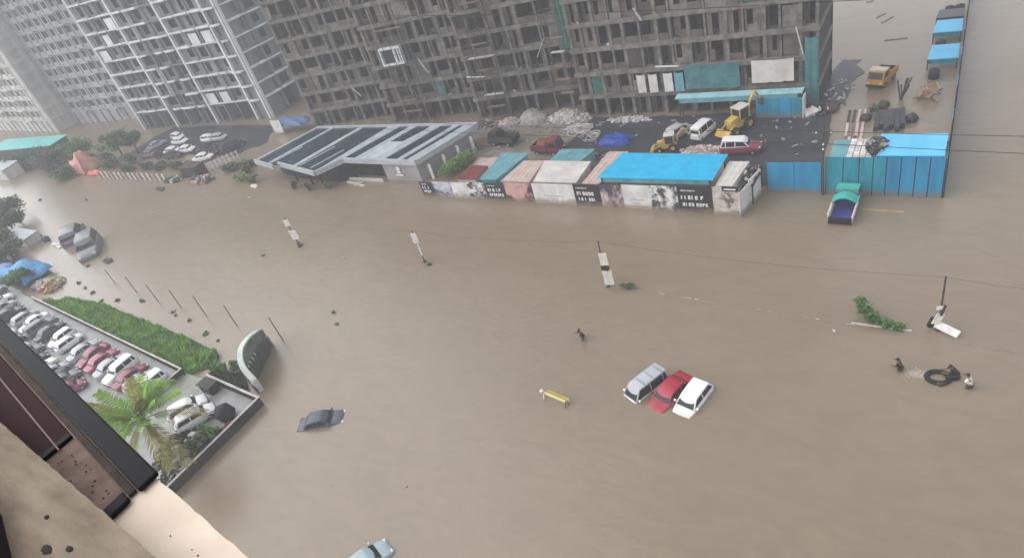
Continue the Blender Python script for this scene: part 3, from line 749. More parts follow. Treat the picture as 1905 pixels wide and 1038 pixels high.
MB().b6(5.2, 5.28, -0.4, 1.0, 0, 2.62).build("end_panel", M_WHITEO, bl)

# clutter strip at the hoarding's right end
def clutter(name, label, cat, cx, cy, rx, ry, h, n, mats, seed, z=0.0, smin=.15, smax=.5, kindstuff=False):
    rnd = random.Random(seed)
    root = thing(name, label, cat, (cx, cy, z))
    bs = [MB() for _ in mats]
    for _ in range(n):
        t, r_ = rnd.uniform(0, 6.283), math.sqrt(rnd.random())
        s = rnd.uniform(smin, smax)
        zz = h * (1 - r_) * rnd.random()
        bs[rnd.randrange(len(mats))].box((rx * r_ * math.cos(t), ry * r_ * math.sin(t), zz + s * .25), (s * rnd.uniform(.6, 2.0), s * rnd.uniform(.5, 1.2), s * rnd.uniform(.25, .8)), rnd.uniform(0, 3), rnd.uniform(-.5, .5), rnd.uniform(-.5, .5))
    for i, b in enumerate(bs):
        o = b.build("scrap", mats[i], root); o["kind"] = "stuff"
    return root
clutter("scrap_heap", "dark scrap packed inside the hoarding's corner", "scrap", -15.75, 57.0, 0.5, 1.6, .8, 90, [M_BLACK, M_DSTEEL, M_RUBW], 2, 2.3)
MB_ = MB().b6(-16.3, -15.2, 55.2, 58.9, 2.1, 2.28).build("scrap_deck", M_DSTEEL)
tag(MB_, "dark platform under the scrap inside the hoarding's corner", "platform")
for x, y in ((-16.2, 55.3), (-15.35, 55.3), (-16.2, 58.7), (-15.35, 58.7)): MB().b6(x - .05, x + .05, y - .05, y + .05, -.4, 2.09).build("leg", M_DSTEEL, MB_)

# ------------------------------------------------------------------ blue sheet fence
fe = thing("sheet_fence", "tall blue and teal sheet-metal fence with dark seams along the flooded road", "fence", (-14.6, 57.75, 0))
FX = [-14.6, -12.1, -9.7]
for i in range(2):
    MB().b6(FX[i] + 14.6 + .025, FX[i + 1] + 14.6 - .025, -.02, .02, -.5, 3.3 + (.06 if i else 0)).build("panel", M_FENCEB, fe)
FX2 = [-9.35, -7.9, -6.6, -5.5, -4.45, -3.35, -2.25, -1.2, -.1]
for i in range(8):
    o = MB().b6(FX2[i] + 14.6 + .05, FX2[i + 1] + 14.6 - .05, -.03, .03, -.5, 3.95).build("panel", (M_FENCET if i < 4 else M_FENCEB), fe, loc=(0, -0.012 * (i % 2), 0))
    for k in range(3):
        x = FX2[i] + 14.6 + .25 + k * (FX2[i + 1] - FX2[i] - .4) / 2.4
        MB().b6(x, x + .07, -.055, -.031, -.5, 3.9).build("fold", (M_FENCET if i < 4 else M_FENCEB), o)
for x in FX + FX2: MB().b6(x + 14.6 - .035, x + 14.6 + .035, .05, .14, -.6, 3.2 if x < -9.5 else 3.9).build("post", mat("fence_seam_steel", (0.012, 0.05, 0.085), None, .6, 2), fe)
sf = thing("sheet_fence", "dark sheet fence running away from the road, seen edge-on", "fence", (-.05, 57.9, 0))
for k in range(28):
    MB().b6(-.03, .03, k * 2.5 + .02, k * 2.5 + 2.48, -.5, 3.6).build("panel", M_BLACK if k % 3 else M_FENCEB, sf, loc=(-.004 * (k % 2), 0, 0))
    MB().b6(.04, .12, k * 2.5 - .05, k * 2.5 + .05, -.5, 3.9).build("post", M_BLACK, sf)
shed("site_shed", "lean-to with a light blue roof behind the tall end of the fence", [(-5.35, 57.95), (-.25, 57.95), (-.2, 62.0), (-5.4, 62.0)], 3.98, 3.98, M_LBLUE, M_FENCEB, posts=True, ribs=0)
shed("site_shed", "teal-roofed lean-to under the stacked white tiles", [(-9.2, 57.95), (-5.6, 57.95), (-5.6, 61.6), (-9.2, 61.6)], 3.55, 3.6, M_TEALS, M_FENCET, posts=True)
tl = thing("tile_stack", "grid of white tiles laid on the lean-to roof by the fence", "tiles", (-7.75, 57.75, 3.66))
rnd = random.Random(3)
for i in range(4):
    for j in range(6):
        o = MB().box((0, 0, .06), (.46, .58, .12), rnd.uniform(-.06, .06), rnd.uniform(-.04, .04)).build("tile", rnd.choice([M_WHITEO, M_WHITEO, M_RUBW]), tl, loc=(.25 + i * .52, .4 + j * .62, .02 * rnd.random()))
clutter("scrap_heap", "dark scrap pile beside the white tiles on the lean-to roof", "scrap", -5.5, 59.6, .75, 1.5, .5, 60, [M_DSTEEL, M_RUBBLE, M_BLACK], 5, 4.04)
for k, (y, zt, m, lab) in enumerate(((85.4, 1.3, M_LBLUE, "nearest pale blue roof against the long dark fence"), (93.6, 1.3, M_LBLUE, "farther pale blue roof against the long dark fence"), (98.6, 1.3, M_ASPH, "dark roof against the long fence, beyond the blue ones"))):
    shed("fence_shed", lab, [(-3.3, y), (-.3, y), (-.35, y + (4.2 if k < 2 else 3)), (-3.1, y + (4.2 if k < 2 else 3))], zt, zt, m, M_FENCET if k < 2 else M_DSTEEL, posts=True)
for k, (x, y, lab) in enumerate(((-2.4, 83.2, "dark water drum just this side of the nearest pale blue roof"), (-2.3, 91.8, "dark drum between the two pale blue roofs"), (-2.0, 103.5, "dark drum beyond the dark fence roof, beside another"), (-.9, 103.8, "dark drum beyond the dark fence roof, close to the fence"))):
    o = MB().lathe([(.5, -.3), (.55, 0), (.55, .35), (.58, .4), (.58, .46), (.55, .5), (.55, .95), (.5, 1.02), (.2, 1.1), (.2, 1.16), (0.02, 1.17)], n=14).build("drum", M_BLACK, None, 40, (x, y, 0)); tag(o, lab, "drum", "dark drums along the fence")

# ------------------------------------------------------------------ vehicles
STY = {  # L, W, H, belt, bonnet z, cab profile (rear base, rear roof, front roof, front base), nose z
    'hatch': (3.65, 1.60, 1.48, 0.92, 0.88, (-1.74, -1.36, 0.30, 1.00)),
    'sedan': (4.25, 1.68, 1.44, 0.92, 0.88, (-1.50, -0.86, 0.36, 1.08)),
    'suv': (4.35, 1.78, 1.75, 1.08, 1.04, (-2.06, -1.86, 0.42, 1.02)),
    'van': (3.75, 1.52, 1.85, 1.02, 0.96, (-1.80, -1.70, 0.95, 1.52)),
}
def car(label, style, col, loc, heading, group=None, wheels=True, name="parked_car", rx=0.0, ry=0.0, roof=None, rack=False):
    """heading: world angle of the direction the car faces"""
    L, Wd, H, belt, bon, (r0, r1, f1, f0) = STY[style]
    root = thing(name, label, "car" if style != 'van' else "van", loc, heading, group, rx, ry)
    m = paint(col)
    hw = Wd / 2
    # lower body: lofted rounded sections from tail to nose
    secs = [(-L / 2, .80, .42, belt - .12), (-L / 2 + .12, .93, .30, belt - .03), (-L / 2 + .5, 1.0, .22, belt), (r0 + .2, 1.0, .2, belt), (0, 1.0, .2, belt), (f0 - .15, 1.0, .2, belt - .01), (f0 + .1, .99, .22, bon), (L / 2 - .35, .93, .24, bon - .10), (L / 2 - .1, .84, .30, bon - .22), (L / 2, .70, .42, bon - .34)]
    rings = []
    for (x, k, zb, zt) in secs:
        w_ = hw * k
        zm = zb + (zt - zb) * .62
        half = [(w_ * .55, zb), (w_ * .92, zb + .03), (w_, zb + .16), (w_, zm), (w_ * .965, zt - .06), (w_ * .90, zt - .008), (w_ * .45, zt + .015)]
        rings.append([(x, y, z) for y, z in half] + [(x, -y, z) for y, z in half[::-1]])
    MB().loft(rings).build("body", m, root, 38)
    wb, wr = hw * .93, hw * .74
    # greenhouse
    xs = [(r0, belt - .03, wb), (r0 * .5 + (r1 - .03) * .5, (belt - .03 + H - .06) / 2, (wb + wr * 1.02) / 2), (r1 - .03, H - .06, wr * 1.02), (r1 + .16, H - .015, wr), ((r1 + f1) / 2, H, wr * 1.01), (f1 - .16, H - .02, wr), (f1 + .03, H - .075, wr * 1.02), ((f1 + .03) * .5 + f0 * .5, (H - .075 + belt - .03) / 2, (wb + wr * 1.02) / 2), (f0, belt - .03, wb)]
    rg = []
    for (x, z, w_) in xs:
        rg.append([(x, w_, z), (x, w_ * .80, z + (.022 if z > belt + .2 else 0)), (x, 0, z + (.035 if z > belt + .2 else 0)), (x, -w_ * .80, z + (.022 if z > belt + .2 else 0)), (x, -w_, z)])
    b = MB(); o = 0
    for r_ in rg: b.v += r_
    n = len(rg)
    for i in range(n - 1):
        for k in range(4):
            a = i * 5 + k
            b.f.append((a, a + 5, a + 6, a + 1))
    for sd in (0, 4):   # side walls as one polygon each
        poly = [i * 5 + sd for i in range(n)]
        b.f.append(tuple(poly) if sd == 4 else tuple(poly[::-1]))
    b.f.append(tuple([0, 1, 2, 3, 4][::-1]) + ()) if False else None
    b.build("cabin", paint(roof) if roof else m, root, 30)
    # glass
    def at(x0, z0, w0, x1, z1, w1, t): return (x0 + (x1 - x0) * t, z0 + (z1 - z0) * t, w0 + (w1 - w0) * t)
    def pane(nm, q, t=.014): MB().plate(q, t).build(nm, M_DARKGLASS, root)
    a, c = (f0, belt, wb), (f1, H - .07, wr)
    p, q_ = at(*a, *c, .06), at(*a, *c, .97)
    pane("windscreen", [(p[0] + .01, p[2] * .90, p[1]), (q_[0] + .01, q_[2] * .90, q_[1]), (q_[0] + .01, -q_[2] * .90, q_[1]), (p[0] + .01, -p[2] * .90, p[1])][::-1], .03)
    a, c = (r0, belt, wb), (r1, H - .07, wr)
    p, q_ = at(*a, *c, .18), at(*a, *c, .94)
    pane("rear_window", [(p[0] - .01, p[2] * .84, p[1]), (q_[0] - .01, q_[2] * .84, q_[1]), (q_[0] - .01, -q_[2] * .84, q_[1]), (p[0] - .01, -p[2] * .84, p[1])], .03)
    zlo, zhi = belt + .05, H - .13
    def xr(z): return r0 + (r1 - r0) * (z - belt) / (H - .06 - belt) + .14
    def xf(z): return f0 + (f1 - f0) * (z - belt) / (H - .06 - belt) - .12
    def ww(z): return wb + (wr - wb) * (z - belt) / (H - .05 - belt)
    mid = (r0 + f0) / 2 + .05
    cuts = [(None, mid - .05), (mid + .05, None)]
    if L > 4 or style == 'van': cuts = [(None, r1 + .35), (r1 + .45, mid - .02), (mid + .08, None)]
    for (ca, cb) in cuts:
        for sd in (-1, 1):
            x00 = xr(zlo) if ca is None else ca; x01 = xr(zhi) if ca is None else ca
            x10 = xf(zlo) if cb is None else cb; x11 = xf(zhi) if cb is None else cb
            if x10 - x00 < .15: continue
            q = [(x00, sd * ww(zlo), zlo), (x10, sd * ww(zlo), zlo), (max(x11, x01 + .05), sd * ww(zhi), zhi), (x01, sd * ww(zhi), zhi)]
            pane("side_window", q if sd < 0 else q[::-1])
    for sd in (-1, 1):
        MB().box((L / 2 - .16, sd * hw * .66, bon - .24), (.20, .26, .14), -sd * .35).build("headlight", M_LAMPG, root)
        MB().box((-L / 2 + .07, sd * hw * .72, belt - .18), (.12, .2, .26)).build("tail_light", M_TAIL, root)
        MB().box((f0 - .22, sd * (hw + .08), belt + .09), (.13, .18, .13)).build("mirror", m, root)
    if wheels:
        for sx in (-1, 1):
            for sd in (-1, 1):
                t = MB().lathe([(.16, -.09), (.27, -.10), (.305, -.06), (.305, .06), (.27, .10), (.16, .09)], (0, 0, 0), 'Y', 14).build("wheel", M_RUBBER, root, 40, (sx * L * .31, sd * (hw - .10), .305))
                MB().lathe([(.02, -.104), (.17, -.098), (.17, .098), (.02, .104)], (0, 0, 0), 'Y', 10).build("rim", M_STEEL, t, 40)
        MB().b6(L / 2 - .12, L / 2 + .02, -hw * .6, hw * .6, .32, .50).build("bumper", M_BLACK, root)
    if rack:
        for k in range(3): MB().b6(r1 + .3 + k * .85, r1 + .38 + k * .85, -wr * .9, wr * .9, H + .03, H + .07).build("roof_bar", M_STEEL, root)
    return root

def hd(dx, dy): return math.atan2(dy, dx)
# cars in the flood
car("silver-white van, leftmost of three half-sunk vehicles side by side", 'van', 'white', (-16.9, 29.95, -0.92), hd(-1.55, -3.2), wheels=False, name="flooded_car", roof='silver', ry=R(1.5), rack=True)
car("red car between the silver van and the white car in the flood", 'sedan', 'red', (-14.95, 29.85, -0.66), hd(-1.1, -3.2), wheels=False, name="flooded_car", ry=R(2))
car("white hatchback, rightmost of three half-sunk cars side by side", 'hatch', 'white', (-13.25, 29.7, -0.66), hd(-.75, -3.3), wheels=False, name="flooded_car", ry=R(2.5))
car("dark blue-grey sedan sunk to its windows, alone in the flood below the gate", 'sedan', 'steel', (-41.75, 18.95, -0.74), hd(.85, .52), wheels=False, name="flooded_car", ry=R(-2), rx=R(2))
car("pale teal hatchback at the bottom edge with only its top above water", 'hatch', 'teal', (-28.75, 10.35, -0.52), hd(.35, .93), wheels=False, name="flooded_car")
car("large dark vehicle, nearer of two sunk side by side off the far bank", 'suv', 'grey', (-109.8, 33.5, -0.75), hd(.85, -.52), wheels=False, name="flooded_car").scale = (1.8,) * 3
car("large grey vehicle, farther of two sunk side by side off the far bank", 'suv', 'grey', (-120.0, 35.9, -1.1), hd(-.85, .52), wheels=False, name="flooded_car").scale = (1.8,) * 3

# parking lot cars: the wall-side row, then rows behind
rowA = [(-63.9, 'white', 'suv'), (-66.0, 'silver', 'hatch'), (-68.1, 'maroon', 'sedan'), (-70.4, 'white', 'suv'), (-72.8, 'silver', 'sedan'), (-75.2, 'pink', 'sedan'), (-77.6, 'maroon', 'sedan'), (-80.1, 'silver', 'sedan'), (-84.4, 'white', 'hatch'), (-86.8, 'white', 'hatch'), (-90.6, 'steel', 'sedan'), (-93.4, 'grey', 'suv'), (-96.2, 'white', 'sedan'), (-99.4, 'silver', 'hatch')]
for i, (x, c, s) in enumerate(rowA):
    yw = 18.7 + (x + 62.3) * -.0782
    car("%s %s, %s from the gate end of the parking row along the wall" % (c, {'suv': 'utility car', 'hatch': 'hatchback', 'sedan': 'saloon'}[s], ORD[i]), s, c, (x, yw - 2.9, .22), R(90 + (i * 37 % 7 - 3)) if i % 3 else R(-90 + (i % 4 - 1.5)), "cars parked along the lot wall").scale = (.9,) * 3
rowB = [(-74.5, 'maroon', 'hatch'), (-77.2, 'grey', 'sedan'), (-80.4, 'silver', 'hatch'), (-83.2, 'white', 'sedan'), (-86.0, 'dark', 'hatch'), (-88.9, 'grey', 'sedan'), (-91.8, 'white', 'hatch'), (-95.0, 'dark', 'suv'), (-98.4, 'white', 'hatch'), (-101.8, 'silver', 'sedan'), (-105.4, 'grey', 'sedan')]
for i, (x, c, s) in enumerate(rowB):
    car("%s %s, %s from the palm in the second parking row" % (c, {'suv': 'utility car', 'hatch': 'hatchback', 'sedan': 'saloon'}[s], ORD[i]), s, c, (x, 12.6 + (x + 74) * -.085 + (i % 3) * .25, .22), R(72 + (i * 53 % 23)), "cars in the second parking row").scale = (.88,) * 3
rowC = [(-73.2, 'white', 'sedan'), (-76.2, 'silver', 'suv'), (-79.4, 'white', 'sedan'), (-82.4, 'white', 'hatch'), (-85.8, 'silver', 'sedan'), (-89.0, 'white', 'suv')]
for i, (x, c, s) in enumerate(rowC):
    car("%s %s, %s from the palm in the row beside the black window frame" % (c, {'suv': 'utility car', 'hatch': 'hatchback', 'sedan': 'saloon'}[s], ORD[i]), s, c, (x, 7.7 + (x + 72) * -.10, .22), R(84 + (i * 29 % 13)), "cars in the third parking row").scale = (.88,) * 3
for i, (x, y, c, s, a) in enumerate(((-103.6, 18.2, 'dark', 'sedan', 80), (-107.0, 18.9, 'silver', 'hatch', 95), (-110.5, 19.5, 'white', 'sedan', 85), (-114.5, 20.2, 'grey', 'suv', 90), (-109.5, 14.6, 'white', 'hatch', 60), (-113.8, 15.0, 'steel', 'sedan', 75))):
    car("%s %s in the far corner of the parking lot, %s of six" % (c, {'suv': 'utility car', 'hatch': 'hatchback', 'sedan': 'saloon'}[s], ORD[i]), s, c, (x, y, .22), R(a), "cars in the far corner of the lot")
car("white hatchback, left of the pair in the walled compound", 'hatch', 'white', (-56.1, 15.3, .24), hd(.42, .9), "white cars in the walled compound")
car("white hatchback, right of the pair in the walled compound", 'hatch', 'white', (-54.1, 14.8, .24), hd(.42, .9), "white cars in the walled compound")
# yard cars
car("white van parked in the yard behind the bright blue roof", 'van', 'white', (-24.6, 69.6, .07), hd(.25, 1))
car("silver hatchback beside the white van in the yard", 'hatch', 'silver', (-27.6, 69.8, .07), hd(.5, 1))
car("white and maroon utility car near the corner of the hoarding yard", 'suv', 'maroon', (-19.2, 65.6, .07), hd(1, .1), roof='white')
for i, (x, y, c, s, a) in enumerate(((-134.8, 68.2, 'white', 'sedan', 5), (-125.6, 69.2, 'white', 'hatch', 10), (-122.6, 69.6, 'silver', 'hatch', 12), (-134.0, 63.2, 'dark', 'hatch', 70), (-131.4, 64.0, 'white', 'sedan', 10), (-127.3, 64.6, 'white', 'sedan', 12), (-117.8, 63.4, 'dark', 'sedan', 25), (-117.2, 61.6, 'white', 'sedan', 20), (-141.5, 66.6, 'silver', 'sedan', 80), (-138.2, 62.6, 'grey', 'sedan', 15), (-128.5, 62.2, 'dark', 'hatch', 20), (-121.0, 65.2, 'dark', 'sedan', 30), (-113.6, 66.4, 'dark', 'suv', 60), (-138.6, 70.2, 'white', 'hatch', 0))):
    car("%s %s parked below the white-framed tower, %s of fourteen counted from the far end" % (c, 'saloon' if s == 'sedan' else 'hatchback', ORD[(3, 8, 9, 4, 5, 7, 11, 12, 0, 2, 6, 10, 13, 1)[i]]), s, c, (x, y, .06), R(a), "cars below the white-framed tower")

def truck(name, label, loc, heading, mcab, mroof, mbed, minner, L=5.2, W_=1.9, rails=M_WHITEO, cover=None, z_sunk=True):
    root = thing(name, label, "truck", loc, heading)
    # cab with sloped windscreen (faces +x)
    prof = [(L / 2, .55), (L / 2 - .02, 1.25), (L / 2 - .38, 2.05), (L / 2 - .55, 2.12), (L / 2 - 1.55, 2.12), (L / 2 - 1.6, .55)]
    b = MB(); b.loft([[(x, y, z) for x, z in prof] for y in (-W_ / 2 + .05, W_ / 2 - .05)]); b.build("cab", mcab, root)
    MB().b6(L / 2 - 1.58, L / 2 - .5, -W_ / 2 + .02, W_ / 2 - .02, 2.13, 2.22).build("cab_roof", mroof, root)
    MB().plate([(L / 2 - .04, -W_ * .42, 1.3), (L / 2 - .04, W_ * .42, 1.3), (L / 2 - .36, W_ * .40, 2.0), (L / 2 - .36, -W_ * .40, 2.0)], .03).build("windscreen", M_DARKGLASS, root)
    for sd in (-1, 1):
        q = [(L / 2 - 1.4, sd * (W_ / 2 - .05), 1.35), (L / 2 - .25, sd * (W_ / 2 - .05), 1.35), (L / 2 - .5, sd * (W_ / 2 - .05), 1.95), (L / 2 - 1.4, sd * (W_ / 2 - .05), 1.95)]
        MB().plate(q if sd < 0 else q[::-1], .02).build("side_window", M_DARKGLASS, root)
        MB().box((L / 2 + .02, sd * W_ * .36, .85), (.08, .26, .18)).build("headlight", M_LAMPG, root)
        MB().b6(-L / 2, L / 2 - 1.75, sd * W_ / 2 - .04, sd * W_ / 2 + .04, .85, 1.5).build("side_board", mbed, root)
        MB().tube([(-L / 2, sd * (W_ / 2 + .05), 1.62), (L / 2 - 1.7, sd * (W_ / 2 + .05), 1.62)], .05).build("side_rail", rails, root)
        for sx in (-L * .3, L * .3):
            t = MB().lathe([(.2, -.12), (.36, -.13), (.40, -.08), (.40, .08), (.36, .13), (.2, .12)], (0, 0, 0), 'Y', 14).build("wheel", M_RUBBER, root, 40, (sx, sd * (W_ / 2 - .16), .40))
            MB().lathe([(.02, -.135), (.2, -.13), (.2, .13), (.02, .135)], (0, 0, 0), 'Y', 10).build("rim", M_STEEL, t, 40)
    MB().b6(-L / 2, L / 2 - 1.75, -W_ / 2 + .05, W_ / 2 - .05, .72, .85).build("bed", minner, root)
    MB().b6(L / 2 - 1.82, L / 2 - 1.74, -W_ / 2, W_ / 2, .85, 1.9).build("headboard", minner, root)
    MB().b6(-L / 2 - .06, -L / 2, -W_ / 2, W_ / 2, .75, 1.4).build("tailgate", M_BLACK, root)
    MB().b6(-L / 2 + .2, L / 2 - .3, -.5, .5, .45, .71).build("chassis", M_BLACK, root)
    MB().b6(L / 2 - .05, L / 2 + .12, -W_ / 2 + .05, W_ / 2 - .05, .45, .68).build("bumper", M_BLACK, root)
    if cover:
        b = MB(); n = 8
        rg = []
        for x in (L / 2 - 1.9, L / 2 - 3.1):
            rg.append([(x, -W_ / 2 - .06 + (W_ + .12) * k / n, 1.75 + .45 * math.sin(math.pi * k / n)) for k in range(n + 1)] + [(x, W_ / 2 + .06 - (W_ + .12) * k / n, 1.70 + .45 * math.sin(math.pi * k / n)) for k in range(n + 1)])
        b.loft(rg); b.build("cover", cover, root, 30)
    return root
truck("flooded_truck", "small truck with a teal cover and blue bed, sunk at the blue fence", (-7.3, 55.2, -.62), hd(.02, 1), M_TEALS, mat("sea_green_tarp", (0.055, 0.40, 0.34), (0.04, 0.30, 0.26), .5, 1), M_WHITEO, mat("ultramarine_bed", (0.05, 0.06, 0.30), (0.03, 0.035, 0.18), .5, 1.5), cover=MATS["sea_green_tarp"], L=5.0)
truck("yellow_truck", "orange-yellow truck with a cream roof standing in the flooded yard", (-7.5, 82.6, -.1), hd(-.3, -1), M_ORANGE, M_CREAM, M_ORANGE, M_ORANGE, L=3.9, rails=M_YEL)
truck("maroon_truck", "small maroon box truck behind the sheds in the yard", (-43.9, 65.6, -.25), hd(1, -.05), M_REDS, M_REDS, M_REDS, M_REDS, L=4.2, rails=M_REDS, cover=M_REDS)
truck("dark_truck", "dark grey pickup beside the rubble near the pavilion", (-52.2, 67.8, -.1), hd(-1, .1), M_DSTEEL, M_DSTEEL, M_DSTEEL, M_BLACK, L=4.4, rails=M_DSTEEL)

def digger(label, loc, heading, k=1.0):
    root = thing("backhoe_digger", label, "digger", loc, heading)
    root.scale = (k, k, k)
    MB().b6(-1.6, 1.3, -.55, .55, .6, 1.35).build("chassis", M_YEL, root)
    MB().loft([[(.3, y, 1.36), (1.5, y, 1.36), (1.5, y, 1.75), (.3, y, 1.95)] for y in (-.5, .5)]).build("bonnet", M_YEL, root)
    cab = MB()
    for x in (-1.2, .2):
        for y in (-.62, .62): cab.b6(x - .06, x + .06, y - .06, y + .06, 1.3, 2.75)
    cab.build("cab_frame", M_YEL, root)
    MB().b6(-1.12, .12, -.58, .58, 1.4, 2.7).build("cab_glass", M_DARKGLASS, root)
    MB().b6(-1.35, .35, -.72, .72, 2.76, 2.88).build("cab_roof", M_CREAM, root)
    for sx, r_ in ((-1.0, .72), (1.15, .5)):
        for sd in (-1, 1):
            t = MB().lathe([(r_ * .5, -.18), (r_ * .92, -.2), (r_, -.12), (r_, .12), (r_ * .92, .2), (r_ * .5, .18)], (0, 0, 0), 'Y', 16).build("wheel", M_RUBBER, root, 40, (sx, sd * .8, r_))
            MB().lathe([(.05, -.21), (r_ * .5, -.2), (r_ * .5, .2), (.05, .21)], (0, 0, 0), 'Y', 10).build("rim", M_YEL, t, 40)
    MB().tube([(-1.6, 0, 1.2), (-2.1, 0, 2.9), (-2.9, 0, 3.7)], .16).build("boom", M_YEL, root)
    MB().tube([(-2.9, 0, 3.7), (-3.7, 0, 2.4)], .13).build("dipper", M_YEL, root)
    MB().loft([[(-3.9, y, 2.4), (-3.5, y, 2.35), (-3.45, y, 1.8), (-3.75, y, 1.65)] for y in (-.4, .4)]).build("bucket", M_DSTEEL, root)
    for sd in (-1, 1): MB().tube([(1.0, sd * .6, 1.3), (2.1, sd * .6, .7)], .1).build("loader_arm", M_YEL, root)
    MB().loft([[(2.1, y, .35), (2.75, y, .3), (2.2, y, .95), (2.0, y, .9)] for y in (-1.0, 1.0)]).build("loader_bucket", M_YEL, root)
    return root
digger("yellow backhoe digger with raised boom beside the blue cabin", (-20.9, 70.9, .07), hd(-.55, -1))
digger("small yellow machine at the back edge of the bright blue roof", (-27.8, 66.0, .07), hd(-1, -.25), .72)

# ------------------------------------------------------------------ yard heaps and materials
def heap(label, c, rx, ry, h, m, seed, stones=60, ms=M_RUBW, smax=.35):
    rnd = random.Random(seed)
    root = thing("rubble_heap", label, "rubble", (c[0], c[1], 0))
    b = MB(); mound(b, rnd, (0, 0, -.1), rx, ry, h); o = b.build("mound", m, root, 50)
    s = MB()
    for _ in range(stones):
        t, r_ = rnd.uniform(0, 6.28), math.sqrt(rnd.random())
        q = rnd.uniform(.1, smax)
        s.box((rx * r_ * math.cos(t), ry * r_ * math.sin(t), h * (1 - r_) ** .8 * .9 + .02), (q * 1.4, q, q * .7), rnd.uniform(0, 3), rnd.uniform(-.6, .6), rnd.uniform(-.6, .6))
    k = s.build("stones", ms, root); k["kind"] = "stuff"
    return root
heap("smooth grey gravel heap at the foot of the unfinished block", (-51.3, 75.0), 2.6, 1.6, 1.9, M_RUBBLE, 1, 20)
heap("broad pale rubble heap right of the gravel heap", (-45.6, 75.2), 3.6, 1.7, 1.6, M_RUBBLE, 2, 160)
heap("heap of pinkish-white broken blocks left of the gravel heap", (-55.2, 74.2), 1.9, 1.3, .9, M_RUBBLE, 3, 90, M_PINKS)
heap("low rubble spill in front of the broad rubble heap", (-42.6, 72.0), 2.2, 1.3, .6, M_RUBBLE, 4, 90)
heap("dark wet rubble at the foot of the block behind the pavilion's end", (-59.5, 73.6), 2.4, 1.4, 1.0, M_DSTEEL, 5, 50, M_RUBBLE)
heap("low purple-grey scrap heap in front of the white van", (-23.5, 65.8), 2.8, 1.2, .7, M_RUBBLE, 6, 120, M_PINKS)
heap("line of pale rubble under the open ground floor", (-36.0, 74.3), 3.4, .8, .5, M_RUBBLE, 7, 80, M_RUBW)
heap("scattered stones on the wet ground by the yellow truck", (-11.7, 81.0), 1.6, 3.0, .18, M_ASPH, 8, 40, M_RUBW, .3)
def ring_pile(label, c, seed):
    rnd = random.Random(seed)
    root = thing("hoop_pile", label, "hoops", (c[0], c[1], .05))
    for k in range(7):
        a, R_ = rnd.uniform(0, 6.28), rnd.uniform(.5, .95)
        cc = Vector((rnd.uniform(-1.1, 1.1), rnd.uniform(-.8, .8), .08 + .09 * k))
        pts = [cc + Vector((R_ * math.cos(t), R_ * math.sin(t), .12 * math.sin(t + a))) for t in [6.283 * i / 18 for i in range(19)]]
        MB().tube(pts, .055, 5).build("hoop", M_RUBW, root)
    return root
ring_pile("pile of pale hoops on the mud near the blue tarpaulin", (-39.8, 69.6), 1)
ring_pile("second pile of pale hoops behind the first", (-41.6, 71.4), 2)
def tarp(label, c, rx, ry, h, m, seed, name="tarpaulin", n=22):
    rnd = random.Random(seed)
    b = MB(); vs, fs = [], []
    ph = [rnd.uniform(0, 6) for _ in range(6)]
    for j in range(n + 1):
        for i in range(n + 1):
            u, v = i / n * 2 - 1, j / n * 2 - 1
            e = max(0, 1 - max(abs(u), abs(v)) ** 2.5)
            z = h * e ** .6 * (.75 + .25 * math.sin(u * 4 + ph[0]) * math.cos(v * 3 + ph[1])) + .09 * math.sin(u * 13 + ph[2] + v * 5) * math.sin(v * 11 + ph[3]) * (h > .4)
            vs.append((rx * u * (1 + .08 * math.sin(v * 5 + ph[4])), ry * v * (1 + .08 * math.sin(u * 5 + ph[5])), max(z, .0) + .06))
    N = len(vs)
    for j in range(n):
        for i in range(n):
            a = j * (n + 1) + i
            fs.append((a, a + 1, a + n + 2, a + n + 1)); fs.append((a + N, a + n + 1 + N, a + n + 2 + N, a + 1 + N))
    edge = [i for i in range(n + 1)] + [j * (n + 1) + n for j in range(1, n + 1)] + [n * (n + 1) + i for i in range(n - 1, -1, -1)] + [j * (n + 1) for j in range(n - 1, 0, -1)]
    for a, c_ in zip(edge, edge[1:] + edge[:1]): fs.append((a, a + N, c_ + N, c_))
    b.quadmesh(vs + [(x, y, z - .05) for x, y, z in vs], fs)
    o = b.build(name, m, None, 50, (c[0], c[1], c[2] if len(c) > 2 else 0))
    return tag(o, label, "tarpaulin")
tarp("crumpled deep-blue tarpaulin on the wet yard", (-35.4, 68.2, .07), 2.0, 1.3, 1.0, M_TARPD, 3)
tarp("steel-blue tarpaulin stretched at the foot of the white-framed tower", (-103.6, 73.4, 1.5), 4.2, 1.5, 1.3, mat("steel_blue_tarp", (0.09, 0.16, 0.30), (0.06, 0.10, 0.2), .5, .8), 4)
tarp("pale pinkish sheet spread on the ground behind the maroon roof", (-52.4, 62.4, .03), 1.8, 1.4, .25, M_PINKS, 5)
tarp("pink-white plastic sheet lying between the rubble and the bright blue roof", (-34.6, 63.2, .03), .8, 2.2, .3, M_PINKS, 6)
hung_sheet("site_sheet", "lilac-white sheet draped beside the steel-blue tarpaulin", "sheet", -107.2, -104.4, 71.6, .3, 3.0, M_WHITEP, 9)
